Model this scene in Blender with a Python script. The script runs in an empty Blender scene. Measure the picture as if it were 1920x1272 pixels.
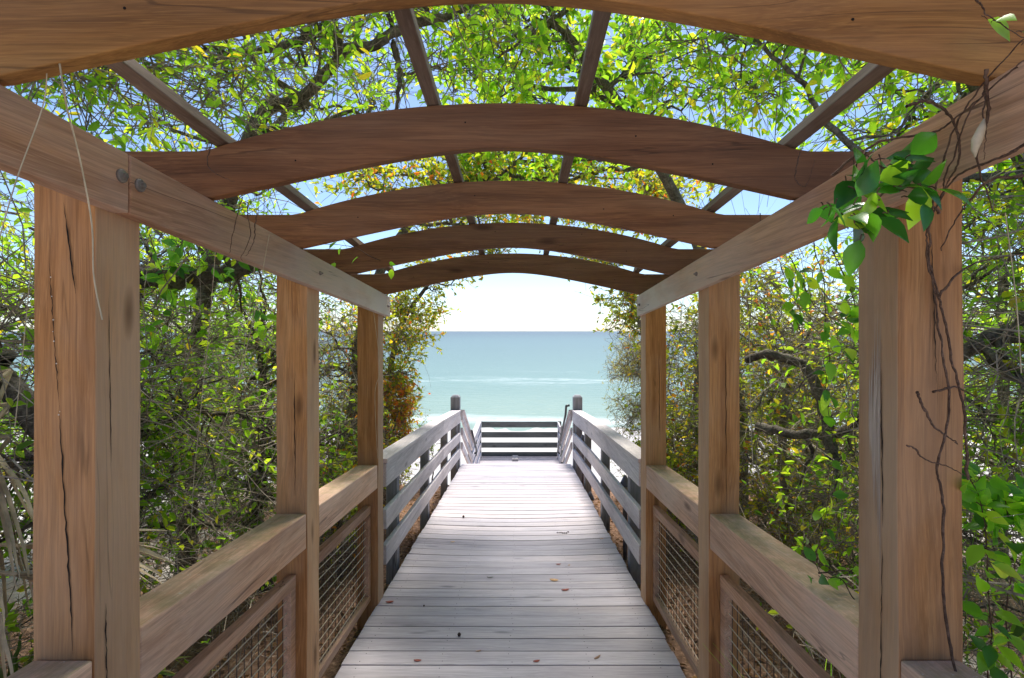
import bpy, math, random
import numpy as np
from mathutils import Vector
random.seed(7)
RNG = np.random.default_rng(11)
C = bpy.context.scene.collection
sc = bpy.context.scene

# ------------------------------------------------------------------ camera, sky, sun, exposure
cam_d = bpy.data.cameras.new("camera")
cam_d.sensor_width = 36.0
cam_d.lens = 36.0 * 975 / 1920
cam_d.shift_x = -14 / 1920
cam_d.shift_y = -15 / 1920
cam_d.clip_start = 0.05
cam_d.clip_end = 30000
cam = bpy.data.objects.new("camera", cam_d)
cam.location = (0, 0, 1.6)
cam.rotation_euler = (math.radians(90), 0, 0)
C.objects.link(cam)
sc.camera = cam

SUN_EL, SUN_AZ = math.radians(62), math.radians(6)      # azimuth from +Y towards +X
w = bpy.data.worlds.new("World"); sc.world = w; w.use_nodes = True
nt = w.node_tree
for n in list(nt.nodes): nt.nodes.remove(n)
sky = nt.nodes.new('ShaderNodeTexSky'); sky.sky_type = 'NISHITA'; sky.sun_disc = False
sky.sun_elevation = SUN_EL; sky.sun_rotation = SUN_AZ
sky.air_density = 1.1; sky.dust_density = 3.5; sky.ozone_density = 4.0; sky.altitude = 2200
bg = nt.nodes.new('ShaderNodeBackground'); bg.inputs['Strength'].default_value = 0.054
wo = nt.nodes.new('ShaderNodeOutputWorld')
nt.links.new(sky.outputs[0], bg.inputs[0]); nt.links.new(bg.outputs[0], wo.inputs[0])

sun_d = bpy.data.lights.new("sun", 'SUN'); sun_d.energy = 2.0; sun_d.angle = math.radians(14)
sun_d.color = (1.0, 0.95, 0.87)
sun = bpy.data.objects.new("sun", sun_d); C.objects.link(sun)
sdir = Vector((math.sin(SUN_AZ) * math.cos(SUN_EL), math.cos(SUN_AZ) * math.cos(SUN_EL), math.sin(SUN_EL)))
sun.rotation_euler = (-sdir).to_track_quat('-Z', 'Y').to_euler()
sun.location = (0, 0, 12)

sc.view_settings.view_transform = 'Standard'
sc.view_settings.look = 'None'
sc.view_settings.exposure = 2.02
sc.view_settings.gamma = 1.0
sc.cycles.max_bounces = 10
sc.cycles.diffuse_bounces = 6
sc.cycles.glossy_bounces = 2
sc.cycles.transmission_bounces = 6
sc.cycles.sample_clamp_indirect = 8

# ------------------------------------------------------------------ frame of reference
S = 0.0708                       # the path falls towards the sea
def gz(y): return -S * y
def PX(px, py, d):               # a point seen at a place of the photo, d metres ahead
    return np.array([(px - 974) * d / 975, d, 1.6 - (py - 621) * d / 975])
def DK(px, py):                  # a point on the deck
    d = 1560.0 / (py - 690)
    return np.array([(px - 974) * d / 975, d, gz(d) - deck_dip((px - 974) * d / 975, d)])
def deck_dip(x, y):
    return 0.026 * math.exp(-((y - 5.0) / 1.1) ** 2) * max(0, 1 - ((x + .05) / .9) ** 2)

# ------------------------------------------------------------------ node helpers
class NT:
    def __init__(s, name):
        s.m = bpy.data.materials.new(name); s.m.use_nodes = True
        s.t = s.m.node_tree
        for n in list(s.t.nodes): s.t.nodes.remove(n)
        s.out = s.t.nodes.new('ShaderNodeOutputMaterial')
    def n(s, kind, **kw):
        o = s.t.nodes.new(kind)
        for k, v in kw.items(): setattr(o, k, v)
        return o
    def l(s, a, b): s.t.links.new(a, b)
    def math(s, op, a, b=None, clamp=False):
        o = s.n('ShaderNodeMath', operation=op); o.use_clamp = clamp
        for i, v in enumerate((a, b)):
            if v is None: continue
            if isinstance(v, (int, float)): o.inputs[i].default_value = v
            else: s.l(v, o.inputs[i])
        return o.outputs[0]
    def noise(s, vec, scale, detail=4, rough=.5, dist=0):
        o = s.n('ShaderNodeTexNoise'); o.inputs['Scale'].default_value = scale
        o.inputs['Detail'].default_value = detail; o.inputs['Roughness'].default_value = rough
        o.inputs['Distortion'].default_value = dist
        if vec is not None: s.l(vec, o.inputs['Vector'])
        return o.outputs['Fac']
    def map(s, vec, scale=(1, 1, 1), loc=(0, 0, 0)):
        o = s.n('ShaderNodeMapping'); o.inputs['Scale'].default_value = scale; o.inputs['Location'].default_value = loc
        s.l(vec, o.inputs['Vector']); return o.outputs[0]
    def ramp(s, fac, stops, interp='LINEAR'):
        o = s.n('ShaderNodeValToRGB'); o.color_ramp.interpolation = interp
        e = o.color_ramp.elements
        while len(e) > 1: e.remove(e[-1])
        e[0].position = stops[0][0]; e[0].color = col4(stops[0][1])
        for p, c in stops[1:]:
            k = e.new(p); k.color = col4(c)
        s.l(fac, o.inputs[0]); return o.outputs[0]
    def mix(s, fac, a, b, mode='MIX'):
        o = s.n('ShaderNodeMix', data_type='RGBA', blend_type=mode)
        for i, v in ((0, fac), (6, a), (7, b)):
            if isinstance(v, (int, float)): o.inputs[i].default_value = v
            elif isinstance(v, tuple): o.inputs[i].default_value = col4(v)
            else: s.l(v, o.inputs[i])
        return o.outputs[2]
    def rng(s, fac, a, b, c=0., d=1.):
        o = s.n('ShaderNodeMapRange')
        s.l(fac, o.inputs[0])
        for i, v in enumerate((a, b, c, d)): o.inputs[i + 1].default_value = v
        return o.outputs[0]
    def bump(s, h, strength=.3, dist=.01):
        o = s.n('ShaderNodeBump'); o.inputs['Strength'].default_value = strength; o.inputs['Distance'].default_value = dist
        s.l(h, o.inputs['Height']); return o.outputs[0]
    def princ(s, col, rough=.7, normal=None, spec=.3, metal=0):
        o = s.n('ShaderNodeBsdfPrincipled')
        if isinstance(col, tuple): o.inputs['Base Color'].default_value = col4(col)
        else: s.l(col, o.inputs['Base Color'])
        if isinstance(rough, (int, float)): o.inputs['Roughness'].default_value = rough
        else: s.l(rough, o.inputs['Roughness'])
        o.inputs['Specular IOR Level'].default_value = spec
        o.inputs['Metallic'].default_value = metal
        if normal is not None: s.l(normal, o.inputs['Normal'])
        s.l(o.outputs[0], s.out.inputs[0]); return o
def col4(c): return tuple(c) + (1,) if len(c) == 3 else tuple(c)

def wood(name, axis, dark, mid, light, grey=(.42, .38, .36), greyamt=.35, wy=None, cracks=.6, rough=.72, top_moss=0., spec=.25, plank=False, bumpk=.35, side=0):
    t = NT(name)
    tc = t.n('ShaderNodeTexCoord').outputs['Object']
    oi = t.n('ShaderNodeObjectInfo')
    off = t.n('ShaderNodeVectorMath', operation='SCALE'); off.inputs[3].default_value = 37.0
    cmb = t.n('ShaderNodeCombineXYZ')
    r = oi.outputs['Random']
    t.l(r, cmb.inputs[0]); t.l(t.math('MULTIPLY', r, 3.1), cmb.inputs[1]); t.l(t.math('MULTIPLY', r, 7.7), cmb.inputs[2])
    t.l(cmb.outputs[0], off.inputs[0])
    vec = t.n('ShaderNodeVectorMath', operation='ADD'); t.l(tc, vec.inputs[0]); t.l(off.outputs[0], vec.inputs[1])
    v = vec.outputs[0]
    geo = t.n('ShaderNodeNewGeometry')
    if plank:
        isl = t.n('ShaderNodeVectorMath', operation='ADD'); cc = t.n('ShaderNodeCombineXYZ')
        t.l(t.math('MULTIPLY', geo.outputs['Random Per Island'], 50.0), cc.inputs[0])
        t.l(v, isl.inputs[0]); t.l(cc.outputs[0], isl.inputs[1]); v = isl.outputs[0]
    def sc3(a, b):
        return tuple(a if i == 'xyz'.index(axis) else b for i in range(3))
    # wander of the grain
    wob = t.noise(t.map(v, sc3(1.2, 3)), 1.0, 2)
    wv = t.n('ShaderNodeVectorMath', operation='ADD'); wc = t.n('ShaderNodeCombineXYZ')
    wo_ = t.math('MULTIPLY', wob, .07)
    for i in range(3): t.l(wo_, wc.inputs[i])
    t.l(v, wv.inputs[0]); t.l(wc.outputs[0], wv.inputs[1]); gv = wv.outputs[0]
    g1 = t.noise(t.map(gv, sc3(.9, 16)), 1.0, 5, .6)
    g2 = t.noise(t.map(gv, sc3(3.5, 130)), 1.0, 4, .65)
    bl = t.noise(t.map(v, sc3(1.6, 5)), 1.0, 4, .6)
    c = t.ramp(g1, [(.28, dark), (.5, mid), (.75, light)])
    c = t.mix(t.rng(g2, .42, .62, 0, .40), c, tuple(x * .5 for x in dark))
    g3 = t.noise(t.map(gv, sc3(6, 340)), 1.0, 2, .6); g4 = t.noise(t.map(v, sc3(.5, 2.2)), 1.0, 3, .55)
    c = t.mix(t.rng(g3, .52, .68, 0, .25), c, tuple(min(1, x * 1.35) for x in light))
    c = t.mix(1.0, c, t.ramp(g4, [(.33, (.78, .76, .76)), (.5, (1, 1, 1)), (.68, (1.14, 1.08, 1.0))]), 'MULTIPLY')
    st_ = t.noise(t.map(v, sc3(2.2, 7)), 1.0, 6, .75)
    c = t.mix(t.rng(st_, .60, .74, 0, .45), c, tuple(x * .55 for x in dark))
    gf = t.rng(bl, .42, .68, 0, greyamt)
    if wy:
        sep = t.n('ShaderNodeSeparateXYZ'); t.l(tc, sep.inputs[0])
        gy = t.math('MULTIPLY', t.rng(sep.outputs[1], wy[0], wy[1]), t.rng(bl, .28, .55, .35, 1.0))
        gf = t.math('MAXIMUM', gf, t.math('MULTIPLY', gy, .9))
    c = t.mix(gf, c, grey)
    # light on the x-facing faces painted into the colour, then per-board tone
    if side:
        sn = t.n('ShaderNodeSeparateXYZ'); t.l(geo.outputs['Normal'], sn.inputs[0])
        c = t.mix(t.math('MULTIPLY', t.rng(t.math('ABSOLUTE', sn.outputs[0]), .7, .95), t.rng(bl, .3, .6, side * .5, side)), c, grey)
    rt = geo.outputs['Random Per Island'] if plank else r
    c = t.mix(1.0, c, t.ramp(rt, [(0, (.84, .84, .84)), (1, (1.12, 1.1, 1.08))]), 'MULTIPLY')
    # knots
    vo = t.n('ShaderNodeTexVoronoi'); vo.inputs['Scale'].default_value = 1.0
    t.l(t.map(gv, sc3(1.7, 5.5)), vo.inputs['Vector'])
    kn = t.rng(vo.outputs['Distance'], .05, .13, .7, 0)
    c = t.mix(kn, c, tuple(x * .4 for x in dark))
    # drying checks
    cn = t.noise(t.map(gv, sc3(.7, 22)), 1.0, 2, .4)
    ca = t.math('ABSOLUTE', t.math('SUBTRACT', cn, .5))
    mk = t.noise(t.map(v, sc3(1.3, 9), (3, 3, 3)), 1.0, 2)
    line = t.math('MULTIPLY', t.rng(ca, .004, .011, 1, 0), t.rng(mk, .55, .62, 0, cracks))
    c = t.mix(line, c, (.012, .008, .006))
    if top_moss:
        sp = t.n('ShaderNodeSeparateXYZ'); t.l(geo.outputs['Normal'], sp.inputs[0])
        ms = t.noise(v, 9, 6, .7); ms2 = t.noise(v, 60, 3, .7)
        f = t.math('MULTIPLY', t.rng(sp.outputs[2], .6, .95), t.rng(ms, .4, .62, 0, top_moss))
        c = t.mix(f, c, (.30, .24, .11))
        f2 = t.math('MULTIPLY', t.rng(sp.outputs[2], .6, .95), t.rng(ms2, .64, .72, 0, .8))
        c = t.mix(f2, c, (.62, .58, .48))
    h = t.math('SUBTRACT', t.math('ADD', t.math('MULTIPLY', g2, .6), t.math('MULTIPLY', g1, .6)), t.math('MULTIPLY', line, 1.5))
    t.princ(c, rough, t.bump(h, bumpk, .004), spec)
    return t.m

BR = dict(dark=(.30, .122, .038), mid=(.49, .222, .076), light=(.61, .315, .122))
BR2 = dict(dark=(.33, .155, .078), mid=(.54, .29, .165), light=(.68, .42, .26))
M = {}
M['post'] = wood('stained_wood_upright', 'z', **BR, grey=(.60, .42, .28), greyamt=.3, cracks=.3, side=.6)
M['arch'] = wood('stained_wood_arch_shaded', 'x', dark=(.135, .054, .022), mid=(.25, .106, .043), light=(.35, .165, .072), grey=(.26, .155, .095), greyamt=.3, cracks=.4)  # farther rafters: their dimmer light put into a darker wood colour
M['arch_near'] = wood('golden_stained_arch_lit', 'x', dark=(.20, .086, .023), mid=(.37, .172, .050), light=(.49, .26, .078), grey=(.30, .17, .09), greyamt=.5, cracks=.4)  # nearest rafters: golden, with their stronger light put into the colour
M['batten'] = wood('grey_brown_batten', 'y', dark=(.12, .075, .05), mid=(.21, .14, .10), light=(.31, .23, .18), grey=(.36, .30, .26), greyamt=.5, cracks=.4)
M['beam'] = wood('weathered_wood_beam', 'y', **BR2, grey=(.66, .58, .53), greyamt=.3, wy=(1.2, 3.0), cracks=.7)
M['cap'] = wood('rail_wood', 'y', dark=(.42, .225, .14), mid=(.66, .40, .265), light=(.78, .53, .38), grey=(.66, .51, .42), greyamt=.5, cracks=.5, top_moss=.6)
M['frame_y'] = wood('panel_frame_wood', 'y', dark=(.38, .19, .105), mid=(.62, .35, .215), light=(.74, .47, .33), greyamt=.3)
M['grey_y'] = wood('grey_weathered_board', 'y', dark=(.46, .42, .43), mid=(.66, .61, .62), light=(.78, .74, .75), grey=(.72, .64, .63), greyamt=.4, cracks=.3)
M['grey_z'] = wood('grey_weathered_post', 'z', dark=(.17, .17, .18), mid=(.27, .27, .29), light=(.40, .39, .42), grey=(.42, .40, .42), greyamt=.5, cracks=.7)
M['grey_x'] = wood('grey_green_weathered_backlit', 'x', dark=(.10, .105, .10), mid=(.16, .17, .16), light=(.24, .25, .23), grey=(.2, .22, .19), greyamt=.5, cracks=.3)  # darker than the other grey boards: backlit shade put into the colour
M['deck'] = wood('weathered_deck_plank', 'x', dark=(.32, .295, .325), mid=(.44, .41, .45), light=(.52, .49, .53), grey=(.50, .45, .47), greyamt=.5, cracks=.12, plank=True, rough=.6, spec=.4, bumpk=.25)

def plain(name, col, rough=.6, metal=0, var=.3, scale=20):
    t = NT(name)
    tc = t.n('ShaderNodeTexCoord').outputs['Object']
    n = t.noise(tc, scale, 5, .6)
    c = t.ramp(n, [(.3, tuple(x * (1 - var) for x in col)), (.7, tuple(min(1, x * (1 + var)) for x in col))])
    t.princ(c, rough, t.bump(n, .2, .003), .4, metal); return t.m
M['wire'] = plain('tan_coated_wire', (.62, .50, .36), .5, .1, .2)
M['rusty'] = plain('dark_rusted_wire', (.10, .065, .045), .7, .2, .3)
M['bolt'] = plain('weathered_bolt', (.20, .17, .15), .6, .4, .35, 60)
M['dark'] = plain('dark_joist_wood', (.05, .035, .028), .9)
M['crack'] = plain('drying_check', (.014, .009, .006), 1.0)
M['resin'] = plain('dried_resin', (.75, .68, .55), .5)
M['pipe'] = plain('dark_handrail_metal', (.035, .04, .045), .4, .3)
M['lampmetal'] = plain('bronze_lamp_metal', (.16, .14, .16), .45, .5)
M['lampglass'] = plain('frosted_lamp_glass', (.5, .42, .28), .3)
M['cream'] = plain('dry_tendril', (.50, .42, .29), .7)
M['frond_dry'] = plain('dry_palm_frond', (.62, .49, .32), .7, 0, .35, 14)
M['leaf_red'] = plain('fallen_red_leaf', (.26, .055, .028), .6, 0, .4, 60)
M['leaf_tan'] = plain('fallen_tan_leaf', (.45, .27, .13), .7, 0, .3, 60)
M['debris'] = plain('dark_debris', (.05, .03, .025), .8)

def bark(name, a, b, sc_=14):
    t = NT(name)
    tc = t.n('ShaderNodeTexCoord').outputs['Object']
    n = t.noise(tc, sc_, 6, .7); n2 = t.noise(tc, sc_ * 5, 4, .7)
    c = t.ramp(n, [(.32, a), (.5, tuple((x + y) / 2 for x, y in zip(a, b))), (.68, b)])
    c = t.mix(t.rng(n2, .45, .6, 0, .5), c, tuple(x * .4 for x in a))
    t.princ(c, .9, t.bump(t.math('ADD', n, n2), .8, .012), .15); return t.m
M['bark'] = bark('oak_bark', (.07, .055, .045), (.27, .24, .20))
M['bark_pale'] = bark('pale_oak_bark', (.16, .13, .11), (.42, .38, .33))
M['bark_dark'] = bark('dark_oak_bark', (.05, .042, .032), (.19, .17, .125))
M['twig'] = bark('twig_bark', (.18, .145, .11), (.48, .41, .33), 6)
M['stem'] = bark('vine_stem', (.09, .05, .035), (.22, .14, .10), 20)

def leafmat(name, stops, trans=.5, rough=.45, spec=.35):
    t = NT(name)
    g = t.n('ShaderNodeNewGeometry')
    c = t.ramp(g.outputs['Random Per Island'], stops)
    tc = t.n('ShaderNodeTexCoord').outputs['Object']
    big = t.noise(tc, 1.1, 3, .5)
    c = t.mix(1.0, c, t.ramp(big, [(.35, (.95, .98, 1.0)), (.65, (1.5, 1.4, 1.1))]), 'MULTIPLY')
    p = t.n('ShaderNodeBsdfPrincipled'); t.l(c, p.inputs['Base Color'])
    p.inputs['Roughness'].default_value = rough; p.inputs['Specular IOR Level'].default_value = spec
    tr = t.n('ShaderNodeBsdfTranslucent')
    tcx = t.mix(1.0, c, (2.5, 2.4, 1.1), 'MULTIPLY'); t.l(tcx, tr.inputs[0])
    mx = t.n('ShaderNodeMixShader'); mx.inputs[0].default_value = trans
    t.l(p.outputs[0], mx.inputs[1]); t.l(tr.outputs[0], mx.inputs[2]); t.l(mx.outputs[0], t.out.inputs[0])
    return t.m
G1, G2, G3, Y1, Y2, O1, R1_, D1 = (.075, .16, .022), (.13, .27, .03), (.045, .10, .022), (.24, .28, .03), (.42, .33, .035), (.45, .16, .03), (.33, .07, .03), (.12, .085, .045)
M['leaf_bright'] = leafmat('bright_green_leaf', [(0, G1), (.3, G2), (.6, (.20, .36, .035)), (.88, (.3, .38, .04)), (1, Y2)], .62)
M['leaf_mid'] = leafmat('oak_leaf', [(0, (.055, .12, .022)), (.35, (.10, .20, .03)), (.7, (.18, .32, .035)), (.93, Y1), (1, D1)], .58)
M['leaf_dark'] = leafmat('dull_oak_leaf', [(0, (.05, .08, .025)), (.5, (.07, .11, .025)), (.85, (.12, .16, .03)), (1, D1)], .4)
M['leaf_autumn'] = leafmat('turning_oak_leaf', [(0, (.08, .11, .02)), (.35, (.15, .20, .03)), (.7, (.25, .30, .035)), (.9, Y2), (.975, O1), (1, R1_)], .55)
M['leaf_orange'] = leafmat('orange_autumn_leaf', [(0, Y1), (.35, Y2), (.7, O1), (.93, (.5, .2, .08)), (1, R1_)], .45)
M['leaf_olive'] = leafmat('olive_shrub_leaf', [(0, (.09, .11, .03)), (.4, (.16, .17, .045)), (.75, (.24, .22, .06)), (1, (.25, .15, .06))], .45)
M['leaf_vine'] = leafmat('vine_leaf', [(0, (.03, .10, .02)), (.25, (.07, .21, .02)), (.55, (.16, .36, .03)), (.85, (.28, .46, .04)), (1, (.40, .48, .05))], .5, .35, .5)
M['leaf_brown'] = leafmat('dead_leaf', [(0, (.09, .05, .03)), (.4, (.16, .09, .05)), (.8, (.26, .15, .09)), (1, (.36, .24, .16))], .15)
M['leaf_palm'] = leafmat('palmetto_leaf', [(0, (.05, .09, .02)), (.6, (.09, .15, .035)), (1, (.2, .2, .08))], .35)
M['leaf_vine_dark'] = leafmat('glossy_vine_leaf', [(0, (.012, .06, .012)), (.45, (.03, .13, .018)), (.7, (.08, .24, .02)), (.9, (.22, .40, .03)), (1, (.32, .44, .05))], .42, .25, .6)
M['grass'] = leafmat('grass_blade', [(0, (.10, .26, .03)), (.6, (.17, .38, .05)), (1, (.3, .4, .1))], .5)

# ------------------------------------------------------------------ objects
def top(o, label, cat, group=None, kind=None):
    if label: o['label'] = label
    if cat: o['category'] = cat
    if group: o['group'] = group
    if kind: o['kind'] = kind
    return o
def thing(name, label, cat, loc=(0, 0, 0), group=None):
    o = bpy.data.objects.new(name, None); o.empty_display_size = .1; C.objects.link(o); o.location = loc
    return top(o, label, cat, group)
def wloc(o):
    v = Vector((0, 0, 0))
    while o is not None:
        v += o.location; o = o.parent
    return v
def mesh_np(name, V, F, mat, parent=None, smooth=False, loc=None):
    V = np.asarray(V, dtype=np.float64).reshape(-1, 3); F = np.asarray(F, dtype=np.int32)
    base = np.array(wloc(parent)) if parent is not None else (np.array(loc) if loc is not None else np.zeros(3))
    me = bpy.data.meshes.new(name)
    me.vertices.add(len(V)); me.vertices.foreach_set('co', (V - base).astype(np.float32).ravel())
    n, k = F.shape
    me.loops.add(n * k); me.loops.foreach_set('vertex_index', F.ravel())
    me.polygons.add(n); me.polygons.foreach_set('loop_start', np.arange(0, n * k, k, dtype=np.int32))
    me.polygons.foreach_set('use_smooth', np.full(n, bool(smooth)))
    me.update(calc_edges=True)
    me.materials.append(mat)
    o = bpy.data.objects.new(name, me); C.objects.link(o)
    if parent is not None: o.parent = parent
    elif loc is not None: o.location = loc
    return o

class MB:                                    # collects solids, links them as one mesh
    def __init__(s): s.v = []; s.f = []
    def add(s, verts, faces):
        b = len(s.v); s.v += [tuple(v) for v in verts]; s.f += [tuple(i + b for i in f) for f in faces]
    def box(s, x0, x1, y0, y1, z0, z1, slope=True, slop1=None):
        a = gz(y0) if slope else 0; b = gz(y1) if slope else 0
        s.add([(x0, y0, z0 + a), (x1, y0, z0 + a), (x1, y1, z0 + b), (x0, y1, z0 + b), (x0, y0, z1 + a), (x1, y0, z1 + a), (x1, y1, z1 + b), (x0, y1, z1 + b)],
              [(0, 3, 2, 1), (4, 5, 6, 7), (0, 1, 5, 4), (1, 2, 6, 5), (2, 3, 7, 6), (3, 0, 4, 7)])
    def sbox(s, x0, x1, y0, y1, za, zb, t):  # board whose underside goes from za to zb, t tall
        s.add([(x0, y0, za), (x1, y0, za), (x1, y1, zb), (x0, y1, zb), (x0, y0, za + t), (x1, y0, za + t), (x1, y1, zb + t), (x0, y1, zb + t)],
              [(0, 3, 2, 1), (4, 5, 6, 7), (0, 1, 5, 4), (1, 2, 6, 5), (2, 3, 7, 6), (3, 0, 4, 7)])
    def tube(s, pts, r, n=6, cap=True):
        pts = [Vector(p) for p in pts]; rings = []
        rr = r if isinstance(r, (list, tuple)) else [r] * len(pts)
        for i, p in enumerate(pts):
            tg = (pts[min(i + 1, len(pts) - 1)] - pts[max(i - 1, 0)]).normalized()
            ref = Vector((0, 0, 1)) if abs(tg.z) < .9 else Vector((1, 0, 0))
            u = tg.cross(ref).normalized(); v = tg.cross(u)
            rings.append([p + rr[i] * (math.cos(2 * math.pi * k / n) * u + math.sin(2 * math.pi * k / n) * v) for k in range(n)])
        vs = [q for g in rings for q in g]; fs = []
        for i in range(len(pts) - 1):
            for k in range(n):
                a = i * n + k; b = i * n + (k + 1) % n
                fs.append((a, b, b + n, a + n))
        if cap: fs += [tuple(range(n))[::-1], tuple((len(pts) - 1) * n + k for k in range(n))]
        s.add(vs, fs)
    def lathe(s, prof, cx, cy, n=20):        # (r, z) pairs
        vs = []; fs = []
        for r, z in prof:
            for k in range(n):
                a = 2 * math.pi * k / n; vs.append((cx + r * math.cos(a), cy + r * math.sin(a), z))
        for i in range(len(prof) - 1):
            for k in range(n):
                a = i * n + k; b = i * n + (k + 1) % n; fs.append((a, b, b + n, a + n))
        s.add(vs, fs)
    def build(s, name, mat, parent=None, bevel=0, smooth=False, loc=None):
        base = wloc(parent) if parent is not None else (Vector(loc) if loc is not None else Vector((0, 0, 0)))
        me = bpy.data.meshes.new(name); me.from_pydata([tuple(Vector(v) - base) for v in s.v], [], s.f); me.update()
        me.materials.append(mat)
        if smooth:
            me.polygons.foreach_set('use_smooth', [True] * len(me.polygons))
        o = bpy.data.objects.new(name, me); C.objects.link(o)
        if parent is not None: o.parent = parent
        elif loc is not None: o.location = loc
        if bevel:
            b = o.modifiers.new('bevel', 'BEVEL'); b.width = bevel; b.segments = 2; b.limit_method = 'ANGLE'; b.angle_limit = math.radians(40)
        return o

# ------------------------------------------------------------------ ground, beach, sea
def sm(a, b, x): t = np.clip((x - a) / (b - a), 0, 1); return t * t * (3 - 2 * t)
def vnoise(x, y, s=1.0):
    return (np.sin(x * 1.3 * s + 1.7) * np.cos(y * 1.1 * s + .4) + .5 * np.sin(x * 2.9 * s + y * 2.3 * s) + .3 * np.cos(x * 5.1 * s - y * 4.7 * s)) / 1.8
def ground_z(x, y):
    ax = np.abs(x)
    near = -S * y - .16 + .35 * sm(1.6, 5, ax) * (.6 + .5 * vnoise(x, y, .7)) + .03 * vnoise(x, y, 3)
    dune = sm(7.6, 10.5, y) * 1.15 + sm(11, 30, y) * 5.1
    z = np.where(y < 0, near, near - dune)
    far = sm(22, 34, y)
    return z * (1 - far) + far * (-7.05 - .35 * sm(30, 52.5, y) - .8 * sm(56, 90, y)) + .04 * vnoise(x, y, .9) * far
def grid(xs, ys, fz):
    X, Y = np.meshgrid(xs, ys); Z = fz(X, Y); V = np.stack([X, Y, Z], -1).reshape(-1, 3)
    nx, ny = len(xs), len(ys); i = np.arange(nx - 1)[None, :] + nx * np.arange(ny - 1)[:, None]; i = i.ravel()
    return V, np.stack([i, i + 1, i + 1 + nx, i + nx], 1)
xs = np.concatenate([-np.geomspace(1500, 8.5, 22), np.linspace(-8, 8, 90), np.geomspace(8.5, 1500, 22)])
ys = np.concatenate([-np.geomspace(600, 7, 12), np.linspace(-6, 30, 150), np.geomspace(30.6, 110, 30)])
V, F = grid(xs, ys, ground_z)
t = NT('sand_and_litter'); tc = t.n('ShaderNodeTexCoord').outputs['Object']
n1 = t.noise(tc, .9, 5, .6); n2 = t.noise(tc, 26, 6, .7); n3 = t.noise(tc, 180, 2)
sand = t.ramp(n3, [(.3, (.42, .40, .38)), (.7, (.54, .52, .50))])
sp = t.n('ShaderNodeSeparateXYZ'); t.l(tc, sp.inputs[0])
lit = t.ramp(n2, [(.3, (.08, .05, .035)), (.5, (.20, .12, .08)), (.62, (.34, .21, .14)), (.75, (.50, .37, .28))])
cover = t.math('MULTIPLY', t.rng(sp.outputs[1], 8.5, 10.5, 1, 0), t.rng(n1, .36, .44, .25, 1.0))
ax_ = t.math('ABSOLUTE', sp.outputs[0])
cover = t.math('MAXIMUM', cover, t.math('MULTIPLY', t.rng(sp.outputs[1], 8.5, 9.5, 1, 0), t.rng(ax_, 1.5, 2.1, 1, 0)))
cover = t.math('MULTIPLY', cover, t.rng(ax_, 3.2, 4.6, 1, 0)); cover = t.math('MULTIPLY', cover, t.rng(sp.outputs[1], -1.0, .2, 0, 1))  # no litter behind the camera: unseen pale sand added to bounce light forward
c = t.mix(cover, sand, lit)
t.princ(c, .95, t.bump(t.math('ADD', n2, t.noise(tc, 3, 4)), .5, .03), .1)
o = mesh_np('ground', V, F, t.m, smooth=True); o['kind'] = 'structure'

t = NT('sea_water'); tc = t.n('ShaderNodeTexCoord').outputs['Object']
sp = t.n('ShaderNodeSeparateXYZ'); t.l(tc, sp.inputs[0])
dist = t.math('LOGARITHM', sp.outputs[1], 10.0)
wn = t.noise(t.map(tc, (.012, .05, 1)), 1.0, 4, .6)
dd = t.math('ADD', dist, t.rng(wn, .3, .7, -.06, .06))
water = t.ramp(t.rng(dd, 1.7, 3.3), [(0, (.19, .27, .21)), (.15, (.13, .215, .18)), (.4, (.10, .165, .145)), (.65, (.08, .135, .125)), (.85, (.06, .095, .09)), (1, (.05, .075, .08))])
# foam: the swash line and one breaking line further out
fn = t.noise(t.map(tc, (.05, .22, 1)), 1.0, 6, .7); fn2 = t.noise(t.map(tc, (.5, 1.6, 1)), 1.0, 5, .75)
yb = t.math('ADD', sp.outputs[1], t.math('MULTIPLY', t.math('SUBTRACT', t.noise(t.map(tc, (.035, .001, 1)), 1.0, 3), .5), 14.0))
def band(c0, w_): return t.rng(t.math('ABSOLUTE', t.math('SUBTRACT', yb, c0)), 0, w_, 1, 0)
f1 = t.math('MULTIPLY', band(93., 10.), t.rng(fn, .47, .58)); f1 = t.math('MULTIPLY', f1, t.rng(fn2, .42, .60))
f2 = t.math('MULTIPLY', band(51.5, 3.5), t.rng(fn2, .3, .5))
f3 = t.math('MULTIPLY', t.math('MULTIPLY', band(118., 8.), t.rng(fn, .55, .62)), t.rng(fn2, .5, .6, 0, .6))
foam = t.math('MAXIMUM', t.math('MAXIMUM', f1, f2), f3)
c = t.mix(t.math('MULTIPLY', foam, .75), water, (.60, .66, .64))
wv = t.noise(t.map(tc, (.35, 1.1, 1)), 1.0, 5, .6)
t.princ(c, .35, t.bump(wv, .6, .5), .22)
xs = np.concatenate([-np.geomspace(20000, 60, 12), np.linspace(-50, 50, 21), np.geomspace(60, 20000, 12)])
V, F = grid(xs, np.concatenate([[44], np.geomspace(50, 20000, 40)]), lambda x, y: x * 0 - 7.35)
o = mesh_np('sea', V, F, t.m); o['kind'] = 'structure'

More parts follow.
